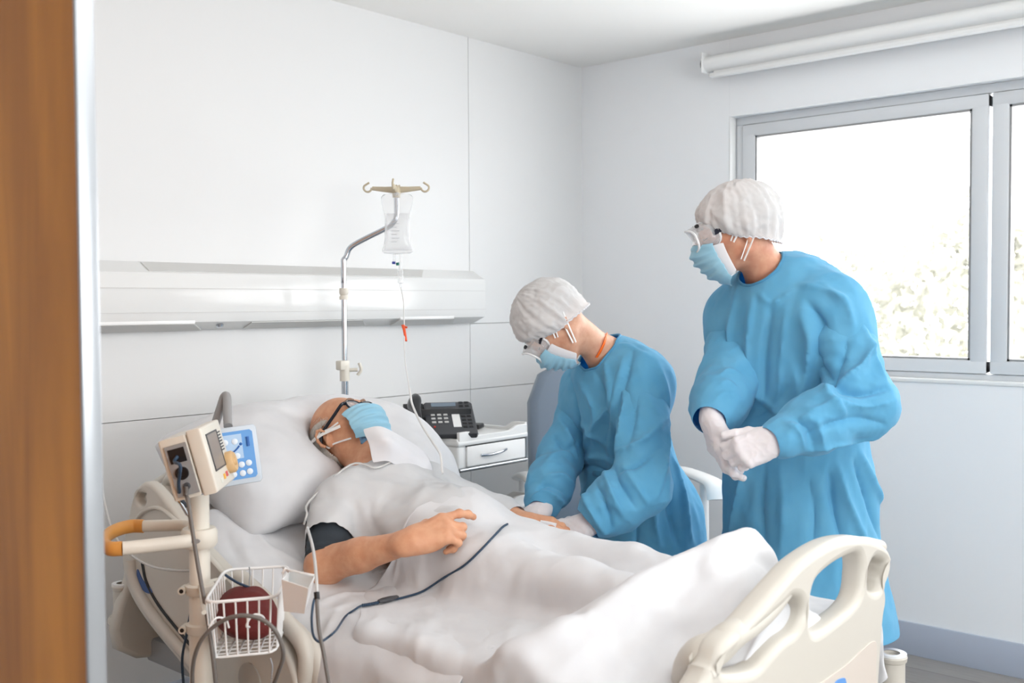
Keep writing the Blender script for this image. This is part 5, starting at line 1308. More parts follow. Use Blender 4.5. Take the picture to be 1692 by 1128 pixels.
for k_ in range(1, 9):      # the foot end tucks down between mattress and footboard
    new = V[row].copy(); new[:, 2] = V[row, 2]+(np.minimum(V[row, 2]-.02, .62)-V[row, 2])*k_/8; new[:, 1] = -2.2635-.001*math.sin(k_)
    i0 = len(V); V = np.concatenate([V, new]); cur = np.arange(i0, i0+len(row)); Q = np.concatenate([Q, np.stack([prev[:-1], cur[:-1], cur[1:], prev[1:]], 1)]); prev = cur
blk = from_np('blanket', V, Q, M['linen'], None, sub=1, solid=.003); tag(blk, 'white bed sheet rumpled over the patient\'s legs and hanging over the near edge', 'sheet')

# crumpled draw sheet along the near side of the mattress
gx = np.linspace(-2.86, -2.34, 58); gy = np.linspace(-1.78, -.78, 104); XX, YY = np.meshgrid(gx, gy, indexing='ij')
ov = np.maximum(-XX-2.695, 0); ZZ = mz(YY)+.010-ov*.97; XN = np.where(ov > 0, -2.695-.045*(1-np.exp(-ov/.03))-.05*ov, XX); ZZ = ZZ-.035*np.clip((-XX-2.60)/.10, 0, 1)**2
XN = np.where(ov > .0, XN-.010*np.sin(YY*26)*np.minimum(ov*8, 1), XN)
rim_ = np.clip((YY+.92)/.14, 0, 1)   # upper end rolls up into a crumpled edge
ZZ = ZZ+.018*rim_*np.sin(XX*38+YY*14)+.012*rim_
V = np.stack([XN.ravel(), YY.ravel(), ZZ.ravel()], 1); nyy = len(gy)
ii, jj = np.meshgrid(np.arange(len(gx)-1), np.arange(nyy-1), indexing='ij'); a = (ii*nyy+jj).ravel(); Q = np.stack([a, a+nyy, a+nyy+1, a+1], 1)
V = folds(V, Q, [([(420, 870), (440, 900), (500, 940), (540, 965)], 14, 12), ([(385, 850), (430, 850), (470, 860)], 9, 12), ([(430, 880), (470, 930), (520, 975)], -8, 10), ([(480, 900), (500, 930), (520, 950)], 8, 9),
    ([(520, 1000), (560, 985), (620, 980)], 10, 11), ([(500, 1020), (560, 1010), (600, 1015)], -6, 12), ([(560, 1000), (540, 1040), (530, 1080)], 8, 12), ([(400, 880), (410, 920), (440, 950)], 7, 10), ([(370, 870), (385, 905), (400, 930)], -7, 10)])
V = crumple(V, Q, .004, 9, seed=9)
ds = from_np('draw_sheet', V, Q, M['linen'], None, sub=1, solid=.002); tag(ds, 'crumpled white draw sheet under the patient\'s near arm, spilling over the mattress edge', 'sheet')
bedT = bvh([blk, ds, gw])
# ------------------------------------------------------------------ staff in gowns
def goggles(P, parent):
    g = bpy.data.objects.new('goggles', None); COL.objects.link(g); g.parent = parent; g.location = Vector(P(0, .1, .01))-world_loc(parent)
    def outline(y0, w, h, cz, bow, k=28):
        out = []
        for a in np.linspace(0, 2*PI, k, endpoint=False):
            x = w*math.copysign(abs(math.cos(a))**.6, math.cos(a)); z = h*math.copysign(abs(math.sin(a))**.65, math.sin(a))
            if z < 0: z *= 1-.35*math.exp(-(x/.018)**2)
            out.append(P(x, y0-bow*(x/w)**2, cz+z))
        return out
    f0 = outline(.094, .078, .040, .008, .045); f1 = outline(.132, .071, .034, .006, .020); k = len(f0)
    V = f0+f1; Q = [(i, (i+1) % k, k+(i+1) % k, k+i) for i in range(k)]
    from_np('goggle_shell', V, Q, M['goggle'], g, solid=.0015)
    c = np.mean(f1, 0)+0; V = [c]+f1; Q = [(0, i+1, (i+1) % k+1) for i in range(k)]
    from_np('lens', V, Q, M['lens'], g, solid=.0012)
    b = MB(); b.tube(f1, .0034, n=8, closed=True); b.tube(f0, .0036, n=8, closed=True); b.build('goggle_rim', M['goggle2'], g)
    b = MB()
    for q in (-1, 1):
        b.tube(smooth_path([P(q*.074, .068, .012), P(q*.080, .045, .016), P(q*.083, .01, .022), P(q*.080, -.04, .030), P(q*.06, -.09, .036), P(0, -.112, .038)], 5), .0035, n=8, flat=(3.2, .5))
    b.build('head_strap', mat('strap_dark', (22, 26, 44), rough=.7), g)
    for q in (-1, 1):
        for a_, c_ in ((P(q*.060, .103, .043), P(q*.066, .098, .043)), (P(q*.064, .100, -.026), P(q*.068, .094, -.028))): b = MB(); b.tube([a_, c_], .0052, n=10); b.build('goggle_vent', M['black'], g)
    return g
M['goggle2'] = clear_mat('goggle_rim_clear', (244, 246, 248), clear=.15, rough=.2, gloss=.8)
M['cap'].node_tree.nodes['Principled BSDF'].inputs['Alpha'].default_value = .86

def bouffant(P, parent, seed, s=1.0, rad=(.108, .124, .108), cen=(-.020, .018), front=.046, side=-.034, nape=-.084, droop=0):
    """gathered cap: rows run from the elastic rim to the crown"""
    nph, nt = 150, 46; r_ = np.random.default_rng(seed); V = []
    ph = np.linspace(0, 2*PI, nph, endpoint=False)
    k1 = np.zeros(nph); k2 = sum((1-np.abs(np.sin(m_*ph/2+q_+.9*np.sin(2*ph+q_)))*2)*w_ for m_, q_, w_ in ((14, .3+seed, .5), (22, 1.1, .3), (34, 2.0, .25)))
    for m_ in range(7, 34): k1 += r_.normal(0, 1)/m_**.35*np.sin(m_*ph+r_.random()*6.28)
    k1 = k1/np.abs(k1).max(); ru = np.sin(ph*41+np.sin(ph*5)*2)
    E_ = np.array([0, cen[0], cen[1]]); R_ = np.array(rad)*s
    for j in range(nt):
        t = j/(nt-1)
        for i, p in enumerate(ph):
            cx, cy = math.sin(p), math.cos(p)     # p=0 is the front
            zr = side+(front-side)*max(cy, 0)**1.3+(nape-side)*max(-cy, 0)**1.2+.003*ru[i]
            rim_ = np.array([.0885*cx, -.018+.104*cy if cy > 0 else -.018+.088*cy, zr])
            d0 = (rim_-E_)/R_; g0 = np.linalg.norm(d0); d0 = d0/g0
            top = unit((0, -.15+droop, 1)); an = math.acos(max(-1, min(1, d0@top)))
            d = (math.sin((1-t)*an)*d0+math.sin(t*an)*top)/max(math.sin(an), 1e-6); d = unit(d)
            g = g0*1.02+(1-g0*1.02)*min(1, (t/.16))**.55
            pl = (k1[i]*.05+k2[i]*.055)*(1-t)**.9*min(1, t*9)+.02*(1-abs(noise.noise(Vector((math.cos(p)*4, math.sin(p)*4, t*2.2+seed))))*3)*(1-t)*min(1, t*8)+.04*noise.noise(Vector(d*3.1)+Vector((seed, 0, 0)))+.035*(1-abs(noise.noise(Vector(d*6)+Vector((0, seed, 0))))*2)*min(1, t*8)
            if j < 2: pl = .02*ru[i]*(1 if j == 0 else -.3)
            q = E_+d*R_*(g+pl); V.append(P(*q))
    Q = [(j*nph+i, j*nph+(i+1) % nph, (j+1)*nph+(i+1) % nph, (j+1)*nph+i) for j in range(nt-1) for i in range(nph)]
    o = from_np('bouffant_cap', V, Q, M['cap'], parent, solid=.0006)
    b = MB(); b.tube([V[i] for i in range(nph)], .0022, n=6, closed=True); b.build('elastic_rim', M['maskw'], o)
    return o
def face_masks(P, n, parent, seed, low=-.150):
    V, Q = mask_pts(P, 80, -.135, -.016, .0800, .004, pleat=.0006); w_ = from_np('respirator', V, Q, M['maskw'], parent, sub=1, solid=.0015)
    V, Q = mask_pts(P, 70, low, -.004, .083, .0125, nv=31, pleat=.0048)
    V = [np.array(v)+n*.004*noise.noise(Vector(np.array(v)*42)+Vector((seed, 0, 0))) for v in V]
    m_ = from_np('surgical_mask', V, Q, M['maskb'], parent, sub=1, solid=.0012)
    for q in (-1, 1):
        b = MB()
        for (a, c_) in (((.079, .030, -.028), (.090, -.020, .030)), ((.081, .024, -.034), (.090, -.034, .020)), ((.071, .020, -.085), (.092, -.046, .0)), ((.072, .014, -.092), (.092, -.056, -.012))):
            mid = ((a[0]+c_[0])/2+.004, (a[1]+c_[1])/2, (a[2]+c_[2])/2)
            b.tube(smooth_path([P(q*a[0], a[1], a[2]), P(q*mid[0], mid[1], mid[2]), P(q*c_[0], c_[1], c_[2])], 5), .0017, n=6, flat=(1.6, .6))
        b.build('ear_loop', M['strapw'], m_)
def glove(name, parent, W, d, n, left, curls, thumb, s, elbow):
    f = SDF(.02); hand(f, W, d, n, left, curls, thumb, s=s, fat=1.1)
    e = unit(np.array(elbow)-np.array(W)); f.cap(np.array(W)+unit(d)*.0, np.array(W)+e*.04, .031*s, .031*s, flat=.85, axis=unit(n-unit(d)*(unit(n)@unit(d))), k=.02)
    V, Q = f.mesh(.0023); V = V+vnormals(V, Q)*np.array([.0007*(1-abs(noise.noise(Vector(v*55)))*3) for v in V])[:, None]
    return from_np(name, V, Q, M['glove'], parent)
def sleeve(f, sh, el, wr, r0, r1, r2, r3, start=.0):
    a = sh+(el-sh)*start
    f.cap(a, el, r0, r1, k=.05); f.cap(el, el+(wr-el)*.55, r1, r2, k=.05); f.cap(el+(wr-el)*.5, wr-(wr-el)*.17, r2, r3, k=.05); f.cap(wr-(wr-el)*.17, wr+(wr-el)*.02, r3, .035, k=.02)
def cutsleeve(V, Q, wr, el, r=.14):
    e = unit(wr-el); k = ~(((V-(wr-e*.004))@e > 0) & (np.linalg.norm(V-wr, axis=1) < r)); return clean(V, Q, k)
def person(name, label, S, f_, hip, Hc_, n_, c_, nb, Ls, Rs, gown_r, headS, skin, lanyard, sexk):
    """S shoulder centre, f_ facing, hip centre, head centre/face/crown, Ls/Rs = (shoulder, elbow, wrist)"""
    base = np.array([hip[0], hip[1], 0.0]); t = thing(name, label, 'person', tuple(base))
    f_ = unit(f_); l_ = np.array([-f_[1], f_[0], 0.0])   # l_ = the person's left
    B = SDF(.04); P, r_, n_, c_ = head(B, Hc_, n_, c_, headS, neck=nb, nr=(.054*sexk, .058*sexk))
    B.cap(nb, S-np.array([0, 0, .04]), .06*sexk, .09*sexk, k=.05)
    B.cap(Rs[0], Ls[0], .055*sexk, .055*sexk, k=.05)
    B.cap(S-np.array([0, 0, .08]), hip+np.array([0, 0, .08]), .15*sexk, .145*sexk, flat=.64, axis=f_, k=.06)
    B.cap(hip-l_*.07, hip+l_*.07, .10*sexk, k=.05)
    for q, (s0, e0, w0) in ((1, Ls), (-1, Rs)): B.cap(s0, e0, .050*sexk, .040*sexk, k=.03); B.cap(e0, w0, .040*sexk, .025*sexk, k=.02); 
    for q in (-1, 1):
        k0 = hip+l_*q*.09-np.array([0, 0, .04]); kn = base+l_*q*.10+np.array([0, 0, .48])+f_*.02; an = base+l_*q*.11+np.array([0, 0, .09])-f_*.02
        B.cap(k0, kn, .085*sexk, .055*sexk, k=.04); B.cap(kn, an, .056*sexk, .036*sexk, k=.03); B.cap(an-np.array([0, 0, .04]), an+f_*.15-np.array([0, 0, .058]), .036, .026, k=.02)
    return t, B, P, r_, n_, c_, f_, l_, base
def lower(t, hip, base, f_, l_, sexk):
    T_ = SDF(.05); T_.cap(hip-l_*.06+np.array([0, 0, .05]), hip+l_*.06+np.array([0, 0, .05]), .125*sexk, k=.05)
    for q in (-1, 1):
        k0 = hip+l_*q*.09-np.array([0, 0, .04]); kn = base+l_*q*.10+np.array([0, 0, .48])+f_*.02; an = base+l_*q*.11+np.array([0, 0, .12])-f_*.02
        T_.cap(k0, kn, .10*sexk, .075, k=.04); T_.cap(kn, an, .075, .066, k=.03)
    V, Q = T_.mesh(.011); V, Q, _ = clean(V, Q, (V[:, 2] > .10) & (V[:, 2] < hip[2]+.1)); V = crumple(V, Q, .003, 10, stretch=(1, 1, .5), seed=1)
    from_np('trousers', V, Q, M['scrub'], t, solid=.002)
    for q in (-1, 1):
        an = base+l_*q*.11-f_*.02; S_ = SDF(.03); S_.cap(an-f_*.04+np.array([0, 0, .045]), an+f_*.15+np.array([0, 0, .035]), .045, .036, k=.03); S_.cap(an+np.array([0, 0, .06]), an+np.array([0, 0, .10]), .042, .040, k=.03)
        V, Q = S_.mesh(.006); V[:, 2] = np.maximum(V[:, 2], .004); from_np('shoe', V, Q, M['white'], t)
M['scrub'] = cloth_mat('scrub_blue', (70, 110, 150), (64, 102, 142), translucent=.05)
def neck_ring(T_, pts, r, m, parent, name):
    out = []
    for p in pts:
        h = ray_hit(T_, *p)
        if h is not None: out.append(h-cF*.002)
    if len(out) > 2:
        b = MB(); b.tube(smooth_path(out, 5), r, n=8, flat=(1.8, .6)); b.build(name, m, parent)

# ---- standing man by the window
S = at(1300, 492, 3.02); hip = at(1325, 850, 3.14); fm = unit((-.98, .20, 0)); lm = np.array([-fm[1], fm[0], 0])
Ls = (at(1378, 515, 2.87), at(1426, 668, 2.76), at(1281, 727, 2.67)); Rs = (at(1218, 525, 3.12), at(1207, 628, 2.99), at(1175, 690, 2.84))
nb = at(1276, 466, 3.0); Hm = at(1214, 377, 2.94)
t, B, P, r_, n_, c_, f_, l_, base = person('person', 'tall man in blue gown and bouffant cap standing with clasped gloved hands by the window', S, fm, hip, Hm,
    unit(-cR*.90-Zz*.34+cF*.12), unit(Zz*.93-cR*.34), nb, Ls, Rs, 0, 1.0, M['skin_man'], None, 1.0)
dL = unit(-cR*.90-cU*.36+cF*.08); nL = unit(-cF*.92+cU*.22-cR*.10); dR = unit(-cU*.93+cR*.14-cF*.15); nR = unit(-cR*.93-cF*.12-cU*.1)
cL = [(44, 52, 30), (50, 58, 34), (54, 60, 34), (56, 60, 34)]; cRr = [(10, 26, 18), (16, 30, 18), (22, 34, 20), (28, 36, 20)]
for W_h, d_h in ((Ls[2], dL), (Rs[2], dR)): B.cap(W_h, W_h+d_h*.06, .022, .016, k=.01)
V, Q = B.mesh(.0042); body = from_np('body', V, Q, M['skin_man'], t); bT = tree_of(V, Q)
glove('glove', t, Ls[2], dL, nL, True, cL, (.92, .30, .0, 1, -.1, -.1), 1.03, Ls[1]); glove('glove', t, Rs[2], dR, nR, False, cRr, (.7, .6, -.5, 1, .1, -.3), 1.03, Rs[1])
G = SDF(.07)
G.cap(nb-Zz*.045-cR*.005, S-Zz*.08, .070, .12, k=.06); G.cap(Rs[0]-Zz*.03, Ls[0]-Zz*.03, .080, .082, k=.08)
G.cap(S-Zz*.07+l_*0, at(1305, 640, 3.05), .205, .20, flat=.78, axis=f_, k=.09); G.cap(at(1305, 640, 3.05), at(1318, 800, 3.10), .20, .205, flat=.80, axis=f_, k=.09)
G.cap(at(1318, 800, 3.10), base+Zz*.42, .21, .30, flat=.84, axis=f_, k=.09)
G.cap(Ls[0], Ls[0]+(Ls[1]-Ls[0])*.42, .088, .074, k=.07); G.cap(Rs[0], Rs[0]+(Rs[1]-Rs[0])*.36, .080, .070, k=.07)
V, Q = G.mesh(.0085)
ncol = unit(Zz*.86+unit(-f_)*.0-cR*.42+cF*.1); ccol = at(1272, 468, 2.99)
kp = ~(((V-ccol)@ncol > 0) & (np.linalg.norm(V-ccol, axis=1) < .088)) & (V[:, 2] > .46)
V, Q, _ = clean(V, Q, kp)
V = folds(V, Q, [(p_, a_*2.1, w_*.85) for p_, a_, w_ in [([(1245, 490), (1238, 560), (1240, 640)], 9, 12), ([(1275, 500), (1262, 580), (1262, 680)], -9, 14), ([(1300, 505), (1290, 600), (1285, 690)], 7, 14), ([(1215, 500), (1205, 560), (1215, 640), (1228, 700)], 10, 13),
    ([(1195, 540), (1200, 600), (1215, 660)], -9, 12), ([(1325, 520), (1340, 560), (1338, 600), (1325, 650)], 12, 14), ([(1335, 500), (1358, 540), (1352, 590)], -16, 12), ([(1360, 470), (1395, 500), (1410, 540)], 9, 12),
    ([(1320, 470), (1360, 480), (1400, 500)], 6, 10), ([(1240, 700), (1236, 760), (1215, 850), (1205, 900)], 12, 14), ([(1262, 770), (1258, 840), (1262, 910)], -11, 16), ([(1290, 770), (1296, 840), (1290, 920)], 8, 16),
    ([(1335, 790), (1345, 850), (1340, 930)], -9, 16), ([(1385, 770), (1400, 830), (1430, 900)], 13, 12), ([(1370, 780), (1382, 850), (1400, 920)], -14, 12), ([(1410, 760), (1432, 820), (1452, 890)], -13, 10), ([(1420, 750), (1445, 810), (1460, 870)], 11, 10),
    ([(1250, 480), (1275, 500), (1310, 480)], 4, 6), ([(1230, 640), (1260, 660), (1290, 690)], 8, 14), ([(1300, 640), (1280, 670), (1250, 690)], -7, 12), ([(1310, 600), (1320, 660), (1300, 700)], 8, 14)]])
V = crumple(V, Q, .006, 7, stretch=(1, 1, .4), seed=3); V = crumple(V, Q, .0022, 18, stretch=(1, 1, .5), seed=13); V = smooth_boundary(V, Q, 10)
gown = from_np('gown', V, Q, M['gown'], t, sub=1, solid=.0012)
for L in boundary(Q)[:6]:
    pz_ = V[L].mean(0)
    if pz_[2] > 1.2: b = MB(); b.tube([V[i] for i in L], .0042, n=8, closed=True); b.build('collar_binding', M['gcuff'], gown)
for (sh, el, wr), lines, st in (((Ls[0], Ls[1], Ls[2]+(Ls[2]-Ls[1])*.09), [([(1340, 600), (1370, 660), (1400, 690)], 10, 12), ([(1445, 560), (1420, 610), (1385, 640), (1360, 650)], 14, 12), ([(1470, 640), (1420, 650), (1375, 640)], -14, 10), ([(1478, 660), (1430, 672), (1380, 668), (1340, 680)], 10, 10),
        ([(1460, 700), (1410, 690), (1370, 700), (1330, 720)], -9, 10), ([(1450, 720), (1400, 730), (1340, 745)], 8, 10), ([(1300, 700), (1320, 712), (1330, 740)], 9, 8), ([(1312, 695), (1335, 710), (1345, 745)], -8, 8), ([(1325, 690), (1350, 700), (1362, 740)], 8, 9),
        ([(1420, 530), (1440, 580), (1465, 630)], 8, 12), ([(1400, 560), (1390, 600), (1370, 640)], -9, 12), ([(1345, 570), (1360, 610), (1390, 650)], -8, 12)], .32),
        ((Rs[0], Rs[1], Rs[2]+(Rs[2]-Rs[1])*.12), [([(1180, 662), (1195, 650), (1215, 655)], 4, 7), ([(1185, 640), (1200, 632), (1218, 640)], 5, 8), ([(1188, 620), (1205, 612), (1222, 618)], 4, 7)], .25)):
    G2_ = SDF(.05); sleeve(G2_, sh, el, wr, .083, .080, .070, .050, st)
    V, Q = G2_.mesh(.0072); V, Q, _ = cutsleeve(V, Q, wr, el); V = folds(V, Q, [(p_, a_*2.1, w_*.85) for p_, a_, w_ in lines]); V = crumple(V, Q, .006, 8, seed=5); V = crumple(V, Q, .0025, 19, seed=15); V = smooth_boundary(V, Q, 8)
    o = from_np('sleeve', V, Q, M['gown'], gown, sub=1, solid=.0012)
neck_ring(bT, [(1302, 438), (1297, 447), (1289, 458), (1280, 468), (1270, 476)], .0042, mat('lanyard_red', (214, 52, 60), rough=.6), t, 'red_lanyard')
face_masks(P, n_, t, 3); goggles(P, t); bouffant(P, t, 4)
hf = SDF(.02); hf.ell(P(0, -.022, .026), (.078, .098, .090), (r_, n_, c_)); V, Q = hf.mesh(.006); L = np.stack([(V-Hm)@r_, (V-Hm)@n_, (V-Hm)@c_], 1)
V, Q, _ = clean(V, Q, (L[:, 1] < .05+.0*L[:, 2]) & (L[:, 2] > .02-.9*np.maximum(-L[:, 1], 0))); from_np('hair', V, Q, mat('hair_grey', (120, 104, 96), rough=.7, vary=((80, 70, 66), 90, .3), bump=200, bump_s=.6), t, solid=.002)
b = MB()
for q in (-1, 1): b.tube(smooth_path([P(q*.018, .094, .003), P(q*.032, .0925, -.001), P(q*.046, .084, .002)], 4), .0014, n=6); b.tube(smooth_path([P(q*.016, .098, .030), P(q*.034, .098, .036), P(q*.050, .086, .030)], 4), .003, n=6, flat=(1.4, .6))
b.build('eyelid_and_brow', mat('brow_brown', (84, 60, 50), rough=.8), t)
lower(t, hip, base, f_, l_, 1.0)

# ---- woman bending over the bed
S = at(1022, 622, 3.37); hip = at(1066, 855, 3.55); fw_ = unit((-.93, .36, 0))
Ls = (at(1062, 628, 3.24), at(1060, 800, 3.08), at(968, 868, 3.05)); Rs = (at(972, 640, 3.50), at(928, 752, 3.42), at(890, 846, 3.17))
nb = at(1004, 590, 3.33); Hw = at(912, 533, 3.22)
t, B, P, r_, n_, c_, f_, l_, base = person('person', 'woman in blue gown and bouffant cap bending over the bed to hold the patient\'s hand', S, fw_, hip, Hw,
    unit(-cR*.42-Zz*.84+cF*.10), unit(-cR*.86+Zz*.44), nb, Ls, Rs, 0, .96, M['skin'], None, .92)
tgt = LH[1]
dL = unit(-cR*.88-cU*.24+cF*.10); nL = unit(cU*.72-cF*.66); dR = unit(-cR*.80-cU*.42-cF*.10); nR = unit(cU*.80-cF*.45-cR*.3)
cL = [(30, 40, 26), (34, 46, 28), (38, 48, 28), (42, 48, 28)]; cRr = [(34, 40, 28), (38, 44, 28), (42, 46, 28), (44, 46, 28)]
thL = (.8, .5, -.5, 1, 0, -.4); thR = (.95, .40, -.25, 1, -.1, -.2)
for W_h, d_h in ((Ls[2], dL), (Rs[2], dR)): B.cap(W_h, W_h+d_h*.055, .020, .014, k=.01)
V, Q = B.mesh(.0042); body = from_np('body', V, Q, M['skin'], t); bT = tree_of(V, Q)
glove('glove', t, Ls[2], dL, nL, True, cL, thL, .96, Ls[1]); glove('glove', t, Rs[2], dR, nR, False, cRr, thR, .96, Rs[1])
G = SDF(.07)
G.cap(nb-Zz*.012, S-Zz*.06, .068, .11, k=.06); G.cap(Rs[0]-Zz*.02, Ls[0]-Zz*.02, .074, .076, k=.08)
G.cap(S-Zz*.06, at(1035, 770, 3.46), .175, .165, flat=.74, axis=f_, k=.09); G.cap(at(1035, 770, 3.46), hip, .165, .20, flat=.82, axis=f_, k=.08)
G.cap(hip, base+Zz*.42, .20, .26, flat=.86, axis=f_, k=.08)
G.cap(Ls[0], Ls[0]+(Ls[1]-Ls[0])*.38, .078, .070, k=.07); G.cap(Rs[0], Rs[0]+(Rs[1]-Rs[0])*.36, .07, .062, k=.07)
V, Q = G.mesh(.0085)
ncol = unit(Zz*.62-cR*.78); ccol = at(998, 583, 3.32)
kp = ~(((V-ccol)@ncol > 0) & (np.linalg.norm(V-ccol, axis=1) < .084)) & (V[:, 2] > .44)
V, Q, _ = clean(V, Q, kp)
V = folds(V, Q, [(p_, a_*2.1, w_*.85) for p_, a_, w_ in [([(955, 625), (980, 670), (985, 720), (975, 770)], 9, 12), ([(975, 600), (1000, 650), (1003, 710), (1000, 770)], -8, 12), ([(1000, 600), (1010, 660), (985, 700), (965, 740)], 11, 10), ([(1030, 590), (1020, 650), (1008, 720), (1012, 760)], 8, 12),
    ([(940, 620), (955, 680), (962, 730)], -10, 11), ([(1045, 580), (1030, 640), (1025, 700)], -9, 12), ([(990, 580), (1030, 570), (1070, 590)], 5, 9), ([(960, 700), (990, 720), (1010, 750)], 9, 11), ([(950, 775), (975, 768), (1005, 780), (1030, 782)], -9, 7), ([(960, 760), (990, 755), (1015, 765)], 8, 8),
    ([(1090, 770), (1080, 830), (1090, 900)], 13, 12), ([(1105, 770), (1105, 830), (1120, 900)], -13, 11), ([(1110, 750), (1128, 820), (1142, 890)], 10, 10), ([(1060, 840), (1050, 880), (1052, 910)], -9, 12), ([(990, 790), (985, 830), (1000, 870)], -9, 12), ([(975, 790), (960, 830), (950, 870)], 8, 12),
    ([(1085, 600), (1100, 640), (1108, 690)], 6, 9)]])
V = crumple(V, Q, .0055, 7.5, stretch=(1, 1, .45), seed=8); V = crumple(V, Q, .0022, 18, stretch=(1, 1, .5), seed=14); V = smooth_boundary(V, Q, 10)
gown = from_np('gown', V, Q, M['gown'], t, sub=1, solid=.0012)
for L in boundary(Q)[:6]:
    if V[L].mean(0)[2] > 1.0: b = MB(); b.tube([V[i] for i in L], .0038, n=8, closed=True); b.build('collar_binding', M['gcuff'], gown)
gT = tree_of(V, Q)
bp = [ray_hit(gT, *p) for p in ((950, 768), (962, 776), (985, 782), (1010, 784), (1035, 786), (1070, 770), (1098, 745))]; bp = [p-cF*.004 for p in bp if p is not None]
b = MB(); b.tube(smooth_path(bp, 6), .006, n=8, flat=(1.6, .5)); b.build('waist_tie', M['gcuff'], gown)
for (sh, el, wr), lines, st, rr_s in ((Ls, [([(1035, 640), (1030, 700), (1020, 740)], 12, 12), ([(1050, 650), (1045, 700), (1035, 750)], -8, 12), ([(1100, 690), (1060, 730), (1020, 745)], 10, 11), ([(1105, 700), (1100, 760), (1080, 830)], 8, 12), ([(1000, 780), (1010, 810), (1030, 850)], 11, 9),
        ([(1010, 765), (1025, 800), (1050, 840)], -10, 9), ([(985, 800), (1000, 830), (1010, 870)], -11, 9), ([(965, 810), (975, 840), (1000, 880)], 11, 9), ([(1030, 770), (1050, 800), (1070, 830)], 9, 10), ([(950, 825), (960, 850), (990, 880)], -8, 8), ([(1090, 740), (1050, 770), (1020, 780)], -9, 10)], .30, (.080, .082, .074, .052)),
        (Rs, [([(925, 690), (940, 720), (955, 760)], 10, 10), ([(915, 720), (935, 740), (955, 730)], -8, 9), ([(900, 790), (925, 785), (945, 800)], 9, 8), ([(885, 812), (905, 800), (935, 815)], -9, 7), ([(875, 822), (900, 812), (935, 835)], 9, 7), ([(905, 760), (930, 750), (950, 760)], 8, 9)], .30, (.068, .066, .064, .050))):
    G2_ = SDF(.05); sleeve(G2_, sh, el, wr, *rr_s, st)
    V, Q = G2_.mesh(.0072); V, Q, _ = cutsleeve(V, Q, wr, el, .11); V = folds(V, Q, [(p_, a_*2.1, w_*.85) for p_, a_, w_ in lines]); V = crumple(V, Q, .006, 8, seed=7); V = crumple(V, Q, .0025, 19, seed=16); V = smooth_boundary(V, Q, 8)
    o = from_np('sleeve', V, Q, M['gown'], gown, sub=1, solid=.0012)
neck_ring(bT, [(1003, 552), (1000, 562), (996, 572), (991, 582), (986, 590)], .0040, mat('lanyard_orange', (250, 112, 30), rough=.6), t, 'orange_lanyard')
face_masks(P, n_, t, 6, low=-.14); goggles(P, t); bouffant(P, t, 9, rad=(.108, .120, .112), cen=(-.014, .026), nape=-.078)
hf = SDF(.02); hf.ell(P(0, -.022, .030), (.077, .098, .092), (r_, n_, c_)); V, Q = hf.mesh(.006); L = np.stack([(V-Hw)@r_, (V-Hw)@n_, (V-Hw)@c_], 1)
V, Q, _ = clean(V, Q, (L[:, 1] < .05) & (L[:, 2] > .02-.9*np.maximum(-L[:, 1], 0))); from_np('hair', V, Q, mat('hair_brown', (130, 108, 92), rough=.7, vary=((90, 72, 60), 90, .3), bump=200, bump_s=.6), t, solid=.002)
b = MB()
for q in (-1, 1): b.tube(smooth_path([P(q*.018, .094, .003), P(q*.032, .0925, -.001), P(q*.046, .084, .002)], 4), .0014, n=6); b.tube(smooth_path([P(q*.016, .098, .030), P(q*.034, .098, .036), P(q*.050, .086, .030)], 4), .0024, n=6, flat=(1.4, .6))
b.build('eyelid_and_brow', mat('brow_dark', (84, 62, 50), rough=.8), t)
lower(t, hip, base, f_, l_, .9)

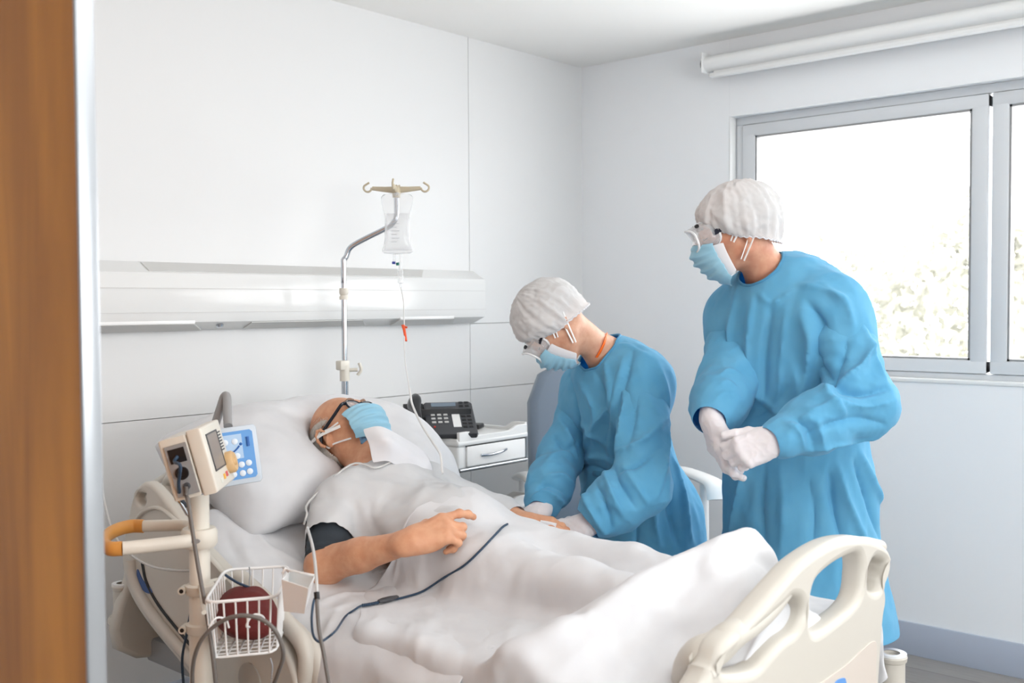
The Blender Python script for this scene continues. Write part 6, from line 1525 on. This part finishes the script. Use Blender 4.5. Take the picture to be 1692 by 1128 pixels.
# ---- cords that lie on the bedding
bedT2 = bvh([blk, ds, gw])
def lay(px, lift): return [p for p in (on(bedT2, a, b_, lift) for a, b_ in px) if p is not None]
pts = lay([(838, 868), (830, 873), (818, 886), (795, 910), (768, 934), (735, 955), (700, 978), (672, 988), (655, 992)], .004)
sn = thing('pulse_sensor_cable', 'dark blue pulse sensor cable crossing the bed sheet from the patient\'s far hand', 'cable', tuple(pts[-1]))
pts2 = lay([(598, 1004), (585, 1012), (572, 1022)], .006)+[at(556, 1040, 2.16), at(540, 1054, 2.13), at(528, 1060, 2.12), at(518, 1050, 2.12), at(515, 1025, 2.13), at(517, 1000, 2.15), at(520, 988, 2.16)]
b = MB(); b.tube(smooth_path(pts, 6), .0028, n=8); b.tube(smooth_path([pts[-1]]+lay([(640, 996), (620, 1000)], .006)+pts2, 6), .0026, n=8); b.build('cable_run', M['navy'], sn)
c1 = lay([(655, 991), (645, 994), (634, 997), (626, 999)], .008)
b = MB(); b.tube(c1, [.0055, .0085, .0085, .006], n=12, flat=(.7, 1.2)); b.build('connector', M['dgrey'], sn)
c2 = lay([(626, 999), (612, 1002), (598, 1004)], .006); sp = smooth_path(c2, 9)
b = MB(); b.tube(sp, [.0045 if i % 2 else .0034 for i in range(len(sp))], n=10); b.build('strain_relief', M['navy'], sn)
cable('cuff_tube', [at(508, 872, 2.42), at(517, 905, 2.3), at(522, 945, 2.18), at(524, 985, 2.11)], .0036, M['clear'], 'clear tube running down from the arm cuff to the grey hose', 'tube')
cable('cuff_hose', [at(524, 985, 2.11), at(524, 1000, 2.10), at(527, 1040, 2.10), at(535, 1080, 2.1), at(545, 1140, 2.1)], .0040, M['cgrey'], 'grey cuff hose hanging down beside the white holder', 'hose')
b = MB(); b.tube([at(523, 978, 2.112), at(524, 990, 2.106)], .0058, n=12); tag(b.build('hose_coupling', M['black']), 'short black coupling on the grey cuff hose', 'coupling')
# clear breathing tube from the cuff arm over the chest to the face
tb = lay([(507, 868), (512, 850), (516, 830), (519, 808), (526, 790), (545, 777), (580, 772), (620, 776), (648, 766), (668, 742), (688, 716)], .008)
if len(tb) > 4: cable('oxygen_tube', tb, .0030, M['clear'], 'clear oxygen tube lying over the patient\'s shoulder and chest', 'tube')
# drip dressing on the far wrist
dp = [on(bodyT, a, b_, .0015) for a, b_ in ((893, 864), (905, 866), (918, 869))]; dp = [p for p in dp if p is not None]
if len(dp) > 1: b = MB(); b.tube(smooth_path(dp, 3), .006, n=10, flat=(1.3, .45)); b.build('wrist_dressing', M['maskw'], pat)
